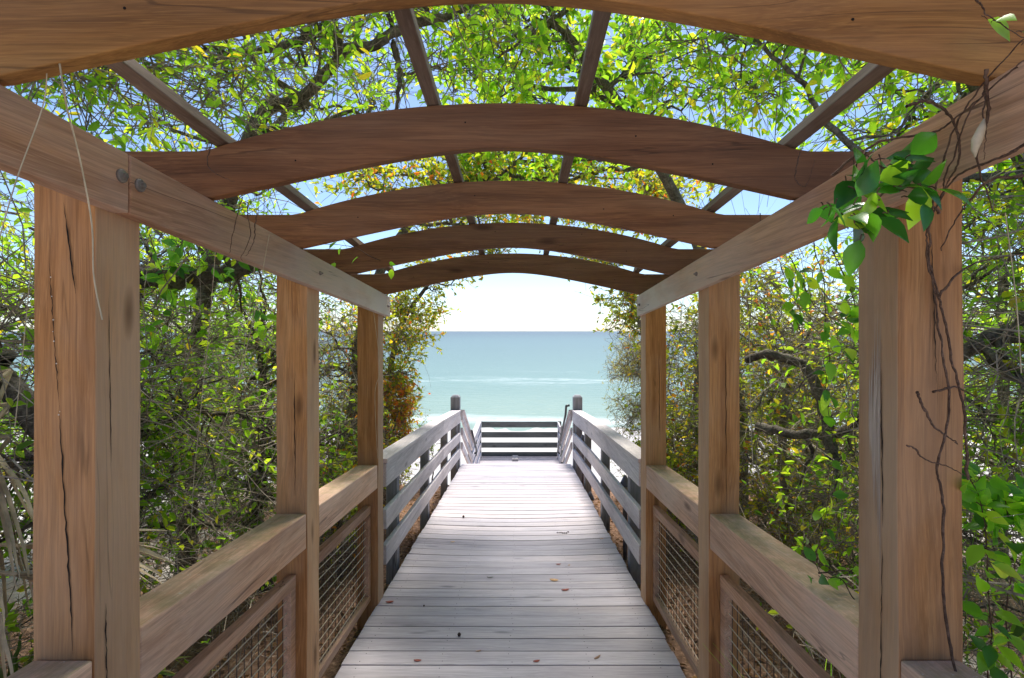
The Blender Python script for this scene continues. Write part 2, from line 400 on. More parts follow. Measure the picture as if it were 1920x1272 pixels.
# ------------------------------------------------------------------ pergola
XL, XR, PW, D1_ = -.955, .852, .14, 1.17
BL, BRx = -.917, .822
pg = thing('pergola', 'brown stained timber pergola of arched rafters over the boardwalk, with wire mesh side panels', 'pergola', (0, 0, 0))
def crackmesh(name, pts, wd, face, parent, m=None):     # narrow drying check on a face; pts (a, z), face = function (a, z)->xyz + normal
    V = []; F = []
    for i, (a, z, k) in enumerate(pts):
        for q in (-1, 1): V.append(face(a + q * wd * k, z))
    for i in range(len(pts) - 1): F.append((2 * i, 2 * i + 1, 2 * i + 3, 2 * i + 2))
    return mesh_np(name, V, F, m or M['crack'], parent)
posts = {}
for side in (-1, 1):
    for k in range(0, 4):
        y0 = D1_ * k if k else -.05
        pw = PW + (.007 if side > 0 and k == 1 else 0)
        x0, x1 = (XL - pw, XL) if side < 0 else (XR, XR + pw)
        b = MB(); n = 14; z0 = gz(y0) - .5; z1 = gz(y0) + 2.09
        rs = np.random.default_rng(k * 7 + side + 3)
        for i in range(n):                                 # a slightly uneven timber
            pass
        # stacked rings with a little waviness
        vs = []; fs = []
        for i in range(n + 1):
            z = z0 + (z1 - z0) * i / n
            j = rs.normal(0, .0011, 8)
            vs += [(x0 + j[0], y0 + j[1], z), (x1 + j[2], y0 + j[3], z), (x1 + j[4], y0 + PW + j[5], z), (x0 + j[6], y0 + PW + j[7], z)]
            if i:
                a = (i - 1) * 4
                for q in range(4): fs.append((a + q, a + (q + 1) % 4, a + 4 + (q + 1) % 4, a + 4 + q))
        fs += [(3, 2, 1, 0), tuple(n * 4 + q for q in range(4))]
        b.add(vs, fs)
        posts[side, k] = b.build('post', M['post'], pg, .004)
def zig(a0, z0, a1, z1, n, seed, amp=.0016):
    r = random.Random(seed); out = []
    for i in range(n + 1):
        f = i / n; k = min(1, 4 * f + .1, 4 * (1 - f) + .1) * (.45 + .9 * r.random())
        out.append((a0 + (a1 - a0) * f + r.uniform(-amp, amp), z0 + (z1 - z0) * f, k))
    return out
def zl(py, d): return 1.6 - (py - 621) * d / 975
yf = 1.17 - .0022
def front(px_, d=1.17): return (px_ - 974) * d / 975
fr = lambda a, z: (a, yf, z)
P1 = posts[-1, 1]
crackmesh('crack', zig(front(94), zl(490, 1.17), front(112), zl(760, 1.17), 26, 1), .0011, fr, P1)
crackmesh('crack', zig(front(112), zl(760, 1.17), front(139), zl(1226, 1.17), 34, 2), .0017, fr, P1)
crackmesh('crack', zig(front(121), zl(380, 1.17), front(143), zl(552, 1.17), 16, 3, 0.0008), .0016, fr, P1)
def inner(px_): return XL * 975 / (px_ - 974)      # depth of a point of the left post's inner face
fi = lambda a, z: (XL + .0022, a, z)
crackmesh('crack', zig(inner(202), zl(560, 1.25), inner(207), zl(860, 1.25), 20, 4, .0008), .0011, fi, P1)
crackmesh('crack', zig(inner(196), zl(1130, 1.2), inner(200), zl(1330, 1.2), 20, 5), .0019, fi, P1)
P1r = posts[1, 1]
crackmesh('crack', zig(front(1744), zl(420, 1.17), front(1755), zl(720, 1.17), 34, 6), .0012, fr, P1r)
fir = lambda a, z: (XR - .0022, a, z)
def innr(px_): return XR * 975 / (px_ - 974)
crackmesh('crack', zig(innr(1653), zl(690, 1.25), innr(1657), zl(980, 1.25), 22, 7), .0019, fir, P1r)
crackmesh('crack', zig(innr(1656), zl(1000, 1.25), innr(1652), zl(1330, 1.25), 26, 8), .0018, fir, P1r)
# bare greyed strip beside the check on the right post
_r = random.Random(5); _V = []; _F = []
for q in range(9):
    w0 = .0045; lo_ = innr(1652) + .0045 * q; za_ = 560 + 18 * q + _r.uniform(-50, 60); zb_ = 1075 - 30 * q + _r.uniform(-60, 30); b0 = len(_V)
    for i in range(25):
        f = i / 24; zz = zl(za_ + (zb_ - za_) * f, 1.27); k_ = min(1, 3 * f, 3 * (1 - f)) * (.85 + .25 * _r.random())
        _V += [(XR - .0018, lo_, zz), (XR - .0018, lo_ + w0 * k_ + .0002, zz)]
        if i: _F.append((b0 + 2 * i - 2, b0 + 2 * i - 1, b0 + 2 * i + 1, b0 + 2 * i))
mesh_np('bare_wood', _V, _F, wood('bare_sapwood', 'z', dark=(.34, .23, .17), mid=(.52, .41, .33), light=(.62, .52, .45), greyamt=.3, cracks=.5), P1r)
for sd, k, pxx, pa, pb in ((-1, 2, 552, 700, 930), (1, 2, 1360, 620, 960), (1, 3, 1235, 640, 830)):
    dd_ = D1_ * k
    crackmesh('crack', zig(front(pxx, dd_), zl(pa, dd_), front(pxx + 2, dd_), zl(pb, dd_), 20, pxx), .0016, lambda a, z, dd_=dd_: (a, dd_ - .0022, z), posts[sd, k])
# resin beads along the long check
for px_, py_ in ((95, 520), (97, 556), (100, 600), (99, 622), (101, 640), (106, 682), (112, 772), (110, 778)):
    p = PX(px_, py_, 1.167); rr_ = random.uniform(.0012, .0026); b = MB()
    b.lathe([(0.0001, p[2] - rr_), (rr_, p[2]), (0.0001, p[2] + rr_)], p[0], p[1], 6)
    b.build('resin_bead', M['resin'], P1, smooth=True)

# beams
b = MB(); b.box(BL - .038, BL, -.7, 1.221, 1.962, 2.102); bm1 = b.build('beam', M['beam'], pg, .004)
b = MB(); b.box(BL - .038, BL, 1.225, 3.69, 1.962, 2.102); bm2 = b.build('beam', M['beam'], pg, .004)
b = MB(); b.box(BRx, BRx + .0295, -.7, 3.64, 1.962, 2.102); bm3 = b.build('beam', M['beam'], pg, .004)
def disc(par, x, y, h, r, sgn, name='bolt'):
    b = MB(); z = h + gz(y); n = 14; vs = []; fs = []
    prof = [(1.0, 0), (1.0, .004), (.8, .007), (.45, .009), (.38, .014), (.01, .016)]
    for q, t_ in prof:
        for k in range(n):
            a = 2 * math.pi * k / n; vs.append((x + sgn * t_, y + r * q * math.cos(a), z + r * q * math.sin(a)))
    for i in range(len(prof) - 1):
        for k in range(n): fs.append((i * n + k, i * n + (k + 1) % n, (i + 1) * n + (k + 1) % n, (i + 1) * n + k))
    b.add(vs, fs); b.build(name, M['bolt'], par)
disc(bm1, BL, 1.197, 2.042, .016, 1); disc(bm2, BL, 1.254, 2.040, .016, 1)
disc(bm2, BL, 2.39, 2.035, .010, 1); disc(bm2, BL, 3.62, 2.03, .010, 1)
disc(bm3, BRx, 2.41, 2.035, .010, -1); disc(bm3, BRx, 3.55, 2.03, .010, -1)

# arched rafters
XC = -.048
def arch_low(x):
    r = abs(x - XC); return 2.106 if r > .873 else max(2.106, 2.258 - .24 * (math.sqrt(r * r + .09) - .3))
def arch_up(x):
    r = abs(x - XC); return 2.248 if r > .90 else max(2.248, 2.392 - (2.85 - math.sqrt(2.85 ** 2 - r * r)))
arch_ys = (.27, .912, 1.552, 2.195, 2.83, 3.60)  # first rafter is out of view, added to shade the near end
for k, ya in enumerate(arch_ys):
    N = 56; x0, x1 = XC - 1.22, XC + 1.22; vs = []; fs = []
    dz = gz(ya); sag = random.uniform(-.002, .002)
    for i in range(N + 1):
        x = x0 + (x1 - x0) * i / N
        for yy in (ya, ya + .036):
            vs.append((x, yy, arch_low(x) + dz + sag)); vs.append((x, yy, arch_up(x) + dz + sag))
    for i in range(N):
        a = 4 * i; c_ = a + 4
        fs += [(a, c_, c_ + 1, a + 1), (a + 2, a + 3, c_ + 3, c_ + 2), (a + 1, c_ + 1, c_ + 3, a + 3), (a, a + 2, c_ + 2, c_)]
    fs += [(0, 1, 3, 2), (4 * N, 4 * N + 2, 4 * N + 3, 4 * N + 1)]
    b = MB(); b.add(vs, fs)
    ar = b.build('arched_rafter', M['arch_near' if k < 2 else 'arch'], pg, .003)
    for xx in (-.7, -.17, .36, .62):
        xx += random.uniform(-.05, .05); zz = (arch_low(xx) + arch_up(xx)) / 2 + dz + random.uniform(-.04, .04)
        b = MB(); b.tube([(xx, ya - .001, zz), (xx, ya + .003, zz)], .0026, 8)
        b.build('nail_head', M['crack'], ar)
# thin battens over the rafters
for xb in (-.895, -.26, .185, .815):
    b = MB(); h = arch_up(xb) + .002
    ybreaks = [-.6] + [3.66]
    sgn = (xb - XC)
    tilt = -(xb - XC) / 2.85
    vs = []
    for yy in (-.6, 3.66):
        for (u, v) in ((-.019, 0), (.019, 0), (.019, .038), (-.019, .038)):
            vs.append((xb + u * math.cos(tilt) - v * math.sin(tilt), yy, h + gz(yy) + u * math.sin(tilt) + v * math.cos(tilt) + abs(tilt) * .019))
    b.add(vs, [(3, 2, 1, 0), (4, 5, 6, 7), (0, 1, 5, 4), (1, 2, 6, 5), (2, 3, 7, 6), (3, 0, 4, 7)])
    b.build('batten', M['batten'], pg, .003)

# side rails and wire panels
for side in (-1, 1):
    xi = XL if side < 0 else XR
    bays = [(-.7, D1_), (D1_ + PW, 2 * D1_), (2 * D1_ + PW, 3 * D1_)]
    for bi, (ya, yb_) in enumerate(bays):
        a0, a1 = (xi - .135, xi - .002) if side < 0 else (xi + .002, xi + .135)
        b = MB(); b.box(a0, a1, ya + .002, yb_ - .002, .787, .945)
        cp = b.build('handrail_beam', M['cap'], pg, .006)
        f0, f1 = (xi - .085, xi - .045) if side < 0 else (xi + .045, xi + .085)
        pn = MB(); y_0, y_1 = ya + .012, yb_ - .012
        pn.box(f0, f1, y_0, y_1, .62, .675); pn.box(f0, f1, y_0, y_1, .035, .082)
        pn.box(f0 + .001, f1 - .001, y_0, y_0 + .05, .083, .619); pn.box(f0 + .001, f1 - .001, y_1 - .05, y_1, .083, .619)
        fr_ = pn.build('panel_frame', M['frame_y'], pg, .003)
        wm = MB(); xm = (f0 + f1) / 2
        h = .105
        while h < .61:
            wm.tube([(xm, y_0 + .045, h + gz(y_0 + .045)), (xm, y_1 - .045, h + gz(y_1 - .045))], .0023, 5, False); h += .0525
        wm.build('wire_mesh', M['wire'], fr_); wm = MB(); y = y_0 + .09
        while y < y_1 - .06:
            wm.tube([(xm + side * .005, y, .08 + gz(y)), (xm + side * .005, y, .622 + gz(y))], .0021, 5, False); y += .0525
        wm.build('wire_mesh', M['rusty'], fr_)

# ------------------------------------------------------------------ boardwalk
DL, DR = -.958, .862
bw = thing('boardwalk', 'long sloping boardwalk of pale grey cross planks running down towards the sea', 'boardwalk', (0, 0, 0))
vs = []; fs = []; y = -.7; nails = MB(); kk = 0
while y < 8.56:
    L, R = DL + random.uniform(-.006, .006), DR + random.uniform(-.006, .006)
    gap = random.choice((.004, .005, .005, .006, .007)); cup = random.uniform(-.0012, .0012); skew = random.uniform(-.0015, .0015)
    hi = random.uniform(-.0015, .0015); nx = 12
    base = len(vs)
    for i in range(nx + 1):
        x = L + (R - L) * i / nx; bow = skew * (x / .9)
        z = gz(y) + hi - deck_dip(x, y + .07)
        z2 = gz(y + .137) + hi - deck_dip(x, y + .07)
        ya, yb_ = y + bow, y + .14 - gap + bow
        vs += [(x, ya + .0025, z), (x, ya, z - .004), (x, ya, z - .034), (x, yb_, z2 - .034), (x, yb_, z2 - .004), (x, yb_ - .0025, z2)]
        if i:
            a = base + (i - 1) * 6
            for q in range(6): fs.append((a + q, a + 6 + q, a + 6 + (q + 1) % 6, a + (q + 1) % 6))
    fs += [tuple(base + q for q in range(6)), tuple(base + nx * 6 + q for q in range(5, -1, -1))]
    for xn in (-.86, -.42, -.05, .38, .76):
        for yn in (.03, .105):
            xx = xn + random.uniform(-.012, .012); yy = y + yn + random.uniform(-.006, .006)
            zz = gz(yy) + hi - deck_dip(xx, yy) + .0007
            r = .003
            nails.add([(xx + r * math.cos(q * math.pi / 3), yy + r * math.sin(q * math.pi / 3), zz) for q in range(6)], [tuple(range(6))])
    y += .14
b = MB(); b.add(vs, fs); dk = b.build('decking', M['deck'], bw)
ns_ = nails.build('deck_screws', M['crack'], dk); ns_['kind'] = 'stuff'
for xj in (-.90, -.05, .80):
    b = MB(); b.box(xj - .02, xj + .02, -.7, 8.5, -.26, -.066); b.build('joist', M['dark'], bw)
for yj in (1.3, 3.7, 6.0, 8.2):
    for xj in (-.86, .76):
        b = MB(); b.box(xj - .05, xj + .05, yj, yj + .1, -1.2, -.27); b.build('pile', M['grey_z'], bw)

YE = 8.40
def grey_rail(side, label):
    xi = -.955 if side < 0 else .858; s = side
    r = thing('boardwalk_railing', label, 'railing', (xi, 3.72, gz(3.72)), 'grey railings along the open boardwalk')
    y0, y1 = 3.735, YE
    def rb(a, b_): return (min(a, b_), max(a, b_))
    x0, x1 = rb(xi, xi + s * .038)
    for (h0, h1, nm) in ((.745, .912, 'top_board'), (.44, .58, 'rail_board'), (.185, .325, 'rail_board')):
        ym = 6.55
        b = MB(); b.box(x0, x1, y0, ym, h0, h1); b.build(nm, M['grey_y'], r, .004)
        b = MB(); b.sbox(x0, x1, ym + .003, y1, gz(ym) + h0, gz(y1) + h0 - .03, h1 - h0)
        b.build(nm, M['grey_y'], r, .004)
    c0, c1 = rb(xi - s * .006, xi + s * .138)
    b = MB(); b.box(c0, c1, y0, 6.55, .914, .946); b.build('cap_board', M['grey_y'], r, .004)
    b = MB(); b.sbox(c0, c1, 6.553, y1, gz(6.55) + .914, gz(y1) + .914 - .03, .032)
    b.build('cap_board', M['grey_y'], r, .004)
    for yp in (4.22, 5.66, 7.12, 8.24):
        p0, p1 = rb(xi + s * .0385, xi + s * .128)
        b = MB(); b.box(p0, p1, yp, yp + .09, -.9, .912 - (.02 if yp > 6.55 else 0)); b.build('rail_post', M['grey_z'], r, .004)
    return r
grey_rail(-1, 'grey weathered three-board railing on the side of the boardwalk under the orange and red leaves')
grey_rail(1, 'grey weathered three-board railing on the side of the boardwalk beside the cone-topped path lights')

# ------------------------------------------------------------------ stairs and lower landing
ZD = gz(8.57); ZL_ = 1.6 - 3.13; Y2 = 10.4
st = thing('staircase', 'short wooden stair dropping from the boardwalk end to the lower landing', 'staircase', (0, 8.57, ZD))
for k in range(1, 5):
    yk = 8.575 + .366 * (k - 1) + .002; zk = ZD - (ZD - ZL_) * k / 5
    b = MB(); b.box(-.9, .8, yk, yk + .36, zk - .04, zk, slope=False); b.build('tread', M['deck'], st, .004)
for xs_ in (-.93, .80):
    b = MB(); b.sbox(xs_, xs_ + .028, 8.575, Y2, ZD - .30, ZL_ - .30, .26); b.build('stringer', M['grey_y'], st)
def stair_rail(side, label):
    xi = -.93 if side < 0 else .84; s = side
    r = thing('stair_railing', label, 'railing', (xi, 8.45, ZD), 'stair railings with newel posts')
    # newel post with chamfered cap
    p0, p1 = (-1.115, -.968) if s < 0 else (.872, 1.018)
    zt = 1.6 - (743 - 621) * 8.42 / 975
    b = MB(); b.box(p0, p1, 8.405, 8.545, ZD - .9, zt - .02, slope=False)
    b.add([(p0, 8.405, zt - .02), (p1, 8.405, zt - .02), (p1, 8.545, zt - .02), (p0, 8.545, zt - .02), (p0 + .03, 8.435, zt + .012), (p1 - .03, 8.435, zt + .012), (p1 - .03, 8.515, zt + .012), (p0 + .03, 8.515, zt + .012)],
          [(4, 5, 6, 7), (0, 1, 5, 4), (1, 2, 6, 5), (2, 3, 7, 6), (3, 0, 4, 7)])
    b.build('newel_post', M['grey_z'], r, .006)
    x0, x1 = (-.967, -.93) if s < 0 else (.84, .871)
    for k, (h, tt) in enumerate(((.74, .14), (.50, .12), (.26, .12))):
        b = MB(); b.sbox(x0, x1, 8.55, Y2 + .02, ZD + h, ZL_ + h, tt); b.build('rail_board', M['grey_y'], r, .004)
    b = MB(); b.sbox(x0 - .03, x1 + .03, 8.55, Y2 + .02, ZD + .885, ZL_ + .885, .03); b.build('cap_board', M['grey_y'], r, .004)
    xg = xi - s * .07
    pts = [(xg + s * .05, 8.50, zt - .16), (xg, 8.50, zt - .17), (xg, 8.56, zt - .18), (xg, 8.70, ZD + .80)]
    for q in range(1, 6): pts.append((xg, 8.70 + (Y2 - 8.70) * q / 5, ZD + .80 + (ZL_ - ZD - .05) * q / 5))
    pts += [(xg, Y2 + .06, ZL_ + .70), (xg + s * .04, Y2 + .07, ZL_ + .66)]
    if s < 0: pts = pts[5:]
    b = MB(); b.tube(pts, .019, 10); b.build('handrail', M['pipe'], r, smooth=True)
    return r
stair_rail(-1, 'sloping stair railing with newel post, on the side where the landing rail turns the corner')
stair_rail(1, 'sloping stair railing with newel post and dark handrail curving over at its top')
ld = thing('landing', 'lower wooden landing at the foot of the stair above the white sand', 'landing', (0, 11.7, ZL_))
b = MB(); y = Y2
while y < 13.2:
    b.box(-1.02, 1.02, y, y + .135, ZL_ - .036, ZL_, slope=False); y += .141
b.build('decking', M['deck'], ld)
for xj in (-.9, .9):
    b = MB(); b.box(xj - .02, xj + .02, Y2, 13.2, ZL_ - .24, ZL_ - .04, slope=False); b.build('joist', M['dark'], ld)
    for yj in (10.6, 12.95):
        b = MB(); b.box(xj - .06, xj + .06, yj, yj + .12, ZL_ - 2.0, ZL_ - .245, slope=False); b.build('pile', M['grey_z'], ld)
lr = thing('landing_railing', 'dark four-board railing round the lower landing, seen against the bright beach', 'railing', (0, 13, ZL_))
for k, (a, c_) in enumerate(((791, 802), (810.5, 821), (830, 840), (848, 858))):
    z1, z0 = 1.6 - (a - 621) * 13 / 975, 1.6 - (c_ - 621) * 13 / 975
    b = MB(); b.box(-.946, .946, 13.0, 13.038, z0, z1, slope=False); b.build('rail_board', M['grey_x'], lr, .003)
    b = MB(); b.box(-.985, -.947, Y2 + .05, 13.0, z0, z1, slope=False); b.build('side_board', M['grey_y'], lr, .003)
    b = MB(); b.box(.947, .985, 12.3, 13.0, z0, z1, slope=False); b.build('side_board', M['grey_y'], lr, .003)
zt = 1.6 - (790 - 621) * 13 / 975
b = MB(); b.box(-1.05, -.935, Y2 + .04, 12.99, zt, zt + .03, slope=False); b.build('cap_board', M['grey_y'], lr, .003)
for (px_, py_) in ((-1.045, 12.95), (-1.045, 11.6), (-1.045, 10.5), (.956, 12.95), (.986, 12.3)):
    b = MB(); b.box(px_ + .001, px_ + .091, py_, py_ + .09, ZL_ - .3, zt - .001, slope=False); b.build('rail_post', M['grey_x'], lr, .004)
b = MB(); p = PX(966, 866, 12.7); b.box(p[0] - .07, p[0] + .07, 12.5, 12.9, ZL_ + .001, ZL_ + .05, slope=False)
b.build('step_block', M['grey_z'], lr)

# ------------------------------------------------------------------ path lights
def path_light(px_, py_, d, label):
    p = PX(px_, py_, d); gzz = float(ground_z(np.array(p[0]), np.array(p[1])))
    r = thing('path_light', label, 'path light', (p[0], p[1], gzz), 'cone-topped path lights outside the railing')
    z = p[2]; b = MB(); b.lathe([(.001, z + .055), (.012, z + .05), (.052, z - .035), (.054, z - .042), (.045, z - .040), (.001, z - .02)], p[0], p[1]); b.build('lamp_shade', M['lampmetal'], r, smooth=True)
    b = MB(); b.lathe([(.001, z - .03), (.030, z - .035), (.028, z - .15), (.001, z - .15)], p[0], p[1]); b.build('lamp_glass', M['lampglass'], r, smooth=True)
    b = MB(); b.tube([(p[0], p[1], gzz - .1), (p[0], p[1], z - .15)], .02, 10); b.build('lamp_post', M['lampmetal'], r)
path_light(1172, 902, 4.75, 'nearer cone-topped path light outside the railing, by the end of the pergola')
path_light(1093, 822, 7.75, 'farther cone-topped path light outside the railing, close to the newel post')
path_light(1107, 930, 6.6, 'low path light glimpsed between the lowest railing board and the deck, halfway along')

# ------------------------------------------------------------------ leaf litter on the deck
def curled(loc, L, W, ang, mat, name, label, cat, group=None, curl=.3):
    V = []; F = []; rows = 6
    for i in range(rows + 1):
        f = i / rows; wd = W * math.sin(math.pi * min(.98, f * .93 + .05)) ** .8 * .5
        for q in (-1, 0, 1):
            x = (f - .5) * L; yv = q * wd; z = .003 + curl * L * ((f - .5) ** 2) * 1.2 + abs(q) * wd * .5 * curl
            V.append((x * math.cos(ang) - yv * math.sin(ang), x * math.sin(ang) + yv * math.cos(ang), z))
    for i in range(rows):
        for q in (0, 1): a = i * 3 + q; F.append((a, a + 1, a + 4, a + 3))
    o = mesh_np(name, np.array(V) + np.array(loc), F, mat, None, True, loc=loc)
    md = o.modifiers.new('thick', 'SOLIDIFY'); md.thickness = .0008
    return top(o, label, cat, group)
G_ = 'fallen leaves on the deck'
LV = [(731, 1130, .045, .022, .2, 'leaf_red', 'curled red-brown leaf at the deck edge by the last post opposite the path lights'),
      (1060, 1106, .05, .022, .3, 'leaf_red', 'larger red-brown leaf just below the pale tan leaf on the deck'),
      (1039, 1087, .055, .032, -.2, 'leaf_tan', 'pale tan oak leaf lying open on the deck'),
      (1047, 1056, .035, .014, .1, 'leaf_red', 'small reddish leaf just above the pale tan leaf'),
      (783, 1240, .035, .016, 0, 'leaf_red', 'red leaf stuck in a deck gap, near the bottom of the photo, below the acorn'),
      (1006, 1241, .032, .015, .3, 'leaf_red', 'red leaf stuck in a deck gap, nearest the middle of the walk'),
      (1120, 1234, .042, .012, .7, 'leaf_brown', 'narrow twisted brown leaf near the bottom of the deck'),
      (1067, 1058, .02, .01, .5, 'leaf_tan', 'tiny tan leaf beside the small reddish leaf'),
      (849, 1014, .035, .014, .2, 'leaf_tan', 'small tan leaf on the plank line in the middle of the walk'),
      (1128, 1010, .035, .012, .2, 'leaf_tan', 'thin tan leaf near the railing with the path lights'),
      (897, 1222, .028, .010, .3, 'leaf_brown', 'small dark leaf scrap between the acorn and the bottom of the photo')]
for (a, b_, L_, W_, an, mm, lab) in LV: curled(DK(a, b_), L_ * 1.25, W_ * 1.25, an, M[mm], 'fallen_leaf', lab, 'leaf', G_)
curled(DK(919, 1080), .05, .035, .1, M['grey_z'], 'fallen_leaf', 'grey weathered leaf flattened on the deck near the middle', 'leaf', G_, .05)
def acorn(px_, py_, r, lab):
    p = DK(px_, py_); b = MB(); z = p[2]
    b.lathe([(.0005, z + .001), (r * .7, z + r * .3), (r, z + r), (r * .9, z + r * 1.3), (r * .5, z + r * 1.9), (.0005, z + r * 2.1)], p[0], p[1], 12)
    o = b.build('acorn', M['debris'], None, smooth=True, loc=tuple(p)); top(o, lab, 'acorn', 'dark acorns on the deck')
acorn(861, 1193, .011, 'round dark acorn on the near planks of the deck')
acorn(869, 969, .013, 'dark acorn far down the deck, near the grey railing opposite the path lights')
acorn(795, 1137, .006, 'tiny dark acorn cap on the deck close to the red-brown leaf at the edge')
b = MB(); p0 = DK(1053, 996)
for k in range(7):
    p = DK(1045 + 3.4 * k, 996 + random.uniform(-1, 1.5)); b.lathe([(.0005, p[2]), (random.uniform(.006, .012), p[2] + .006), (.0005, p[2] + .012)], p[0], p[1], 6)
top(b.build('debris', M['debris'], None, loc=tuple(p0)), 'small scatter of dark crumbs on the deck in front of the railing with path lights', 'debris', kind='stuff')

# ------------------------------------------------------------------ vegetation toolkit (vectorised)
def unit(v): return v / np.maximum(1e-9, np.linalg.norm(v, axis=-1, keepdims=True))
def tubes(P, R, m=5):
    N, K, _ = P.shape
    T = np.gradient(P, axis=1); T = unit(T)
    mt = unit(P[:, -1] - P[:, 0] + 1e-6); ref = np.where(np.abs(mt[:, 2:3]) < .8, np.array([[0, 0, 1.]]), np.array([[1., 0, 0]]))[:, None, :]
    U = unit(np.cross(T, ref)); W = np.cross(T, U)
    a = np.arange(m) * 2 * np.pi / m
    ring = P[:, :, None, :] + R[:, :, None, None] * (np.cos(a)[None, None, :, None] * U[:, :, None, :] + np.sin(a)[None, None, :, None] * W[:, :, None, :])
    V = ring.reshape(-1, 3)
    idx = np.arange(N * K * m).reshape(N, K, m)
    A = idx[:, :-1]; B = idx[:, 1:]
    F = np.stack([A, np.roll(A, -1, 2), np.roll(B, -1, 2), B], -1).reshape(-1, 4)
    return V, F
def leaves(base, d, nrm, L, W, rows=2, fold=.25, droop=.15):
    N = len(base); d = unit(d); s = unit(np.cross(d, nrm)); n = np.cross(s, d)
    L = L[:, None]; W = W[:, None]
    if rows == 2:
        prof = [(0, 0, 0), (.30, .46, 1), (.68, .44, 1), (1.0, 0, 0)]
        pts = [base,
               base + d * L * .30 - s * W * .46 + n * W * fold, base + d * L * .70 - s * W * .42 + n * (W * fold - L * droop * .5),
               base + d * L - n * L * droop,
               base + d * L * .70 + s * W * .42 + n * (W * fold - L * droop * .5), base + d * L * .30 + s * W * .46 + n * W * fold]
        V = np.stack(pts, 1).reshape(-1, 3); i = np.arange(N)[:, None] * 6
        F = np.concatenate([i + np.array([[0, 1, 2, 3]]), i + np.array([[0, 3, 4, 5]])], 0)
        return V, F
    pts = []
    for r in range(rows + 1):
        f = r / rows; wd = .5 * math.sin(math.pi * (f ** .78)) ** 1.05 if 0 < r < rows else 0.01
        dr = -droop * f * f
        for q in (-1, 0, 1):
            pts.append(base + d * L * f + s * W * wd * q + n * (W * fold * abs(q) * wd * 1.2 + L * dr))
    V = np.stack(pts, 1).reshape(-1, 3); kk = 3 * (rows + 1); i = np.arange(N)[:, None] * kk
    F = []
    for r in range(rows):
        for q in (0, 1): a = r * 3 + q; F.append(i + np.array([[a, a + 1, a + 4, a + 3]]))
    return V, np.concatenate(F, 0)
def joinVF(lst):
    Vs, Fs, o = [], [], 0
    for V, F in lst:
        if len(V) == 0: continue
        Vs.append(V); Fs.append(F + o); o += len(V)
    return np.concatenate(Vs), np.concatenate(Fs)
def spline(ctrl, K):
    c = np.array([[float(q) for q in p] for p in ctrl]); n = len(c); t = np.linspace(0, n - 1, K); i = np.clip(t.astype(int), 0, n - 2); f = (t - i)[:, None]
    p0 = c[np.maximum(i - 1, 0)]; p1 = c[i]; p2 = c[i + 1]; p3 = c[np.minimum(i + 2, n - 1)]
    return .5 * ((2 * p1) + (-p0 + p2) * f + (2 * p0 - 5 * p1 + 4 * p2 - p3) * f ** 2 + (-p0 + 3 * p1 - 3 * p2 + p3) * f ** 3)

def allowed(P, m=0.0):
    """True where growth may stand: outside the pergola, the walk and its open view to the sea"""
    x, y, z = P[..., 0], P[..., 1], P[..., 2]; h = z + S * y
    lo, hi = -1.13 - m, 1.03 + m
    inx = (x > lo) & (x < hi)
    bad = inx & (y < 3.75) & (h < 2.47 + m) & (y > -1)
    # beyond the pergola the growth leans in over the railings but leaves an archway
    wl = np.where(h < 1.5, 1.14, 1.14 - .68 * (h - 1.5)) ; wl = np.maximum(wl, .04) + .05 * np.sin(y * 5 + z * 7)
    wr = np.where(h < 1.7, 1.10, 1.10 - .5 * (h - 1.7)); wr = np.maximum(wr, .38) + .05 * np.sin(y * 6 + z * 5)
    bad |= (y >= 3.75) & (h < 2.95) & (x > -wl) & (x < wr)
    bad |= (y >= 3.75) & (y > 7.2) & (h < 4.2) & (x > -1.25) & (x < 1.15)
    bad |= (y > 8.6) & (np.abs(x) < 1.7 + (y - 8.6) * .22)
    bad |= (x > -1.75) & (x < -1.1) & (y > 1.2) & (y < 2.2) & (h < 1.12)
    bad |= z < ground_z(x, y) + .02
    return ~bad

def ell(c, r, n, rs):
    v = rs.normal(size=(n, 3)); v = unit(v) * rs.random((n, 1)) ** .42
    return np.array(c) + v * np.array(r)
def boxr(lo, hi, n, rs): return np.array(lo) + rs.random((n, 3)) * (np.array(hi) - np.array(lo))
def sample(regions, n, rs, marg=0.):
    w_ = np.array([r[3] for r in regions], float); w_ /= w_.sum(); out = []
    for (kind, a, b_, _), q in zip(regions, w_):
        k = int(n * q * 1.7) + 4
        p = ell(a, b_, k, rs) if kind == 'e' else boxr(a, b_, k, rs)
        p = p[allowed(p, marg)][:int(round(n * q)) + 1]
        out.append(p)
    return np.concatenate(out)
def connect(sk, skr, tg, K, rs, wig=.12, rmul=.55, rmax=.05, sag=0.):
    """curved limbs from the nearest point of the skeleton to each target"""
    d = np.linalg.norm(tg[:, None] - sk[None], axis=2) + rs.random((len(tg), len(sk))) * .25
    i = d.argmin(1); s = sk[i]; L = np.linalg.norm(tg - s, axis=1, keepdims=True)
    up = np.array([[0, 0, 1.]])
    c1 = s + (tg - s) * .35 + (rs.normal(size=s.shape) * .22 + up * (.12 - sag)) * L
    c2 = s + (tg - s) * .7 + (rs.normal(size=s.shape) * .16 + up * (.08 - sag)) * L
    t_ = np.linspace(0, 1, K)[None, :, None]
    P = ((1 - t_) ** 3) * s[:, None] + 3 * t_ * (1 - t_) ** 2 * c1[:, None] + 3 * t_ ** 2 * (1 - t_) * c2[:, None] + t_ ** 3 * tg[:, None]
    nz = np.cumsum(rs.normal(size=P.shape), axis=1) * (wig / K); nz -= t_ * nz[:, -1:] ; nz[:, 0] = 0
    P = P + nz * np.minimum(1.0, L)[:, None]
    r0 = np.minimum(skr[i] * rmul, rmax)[:, None] * np.ones((1, K))
    R = r0 * (1 - .72 * np.linspace(0, 1, K)[None] ** .8)
    return P, R
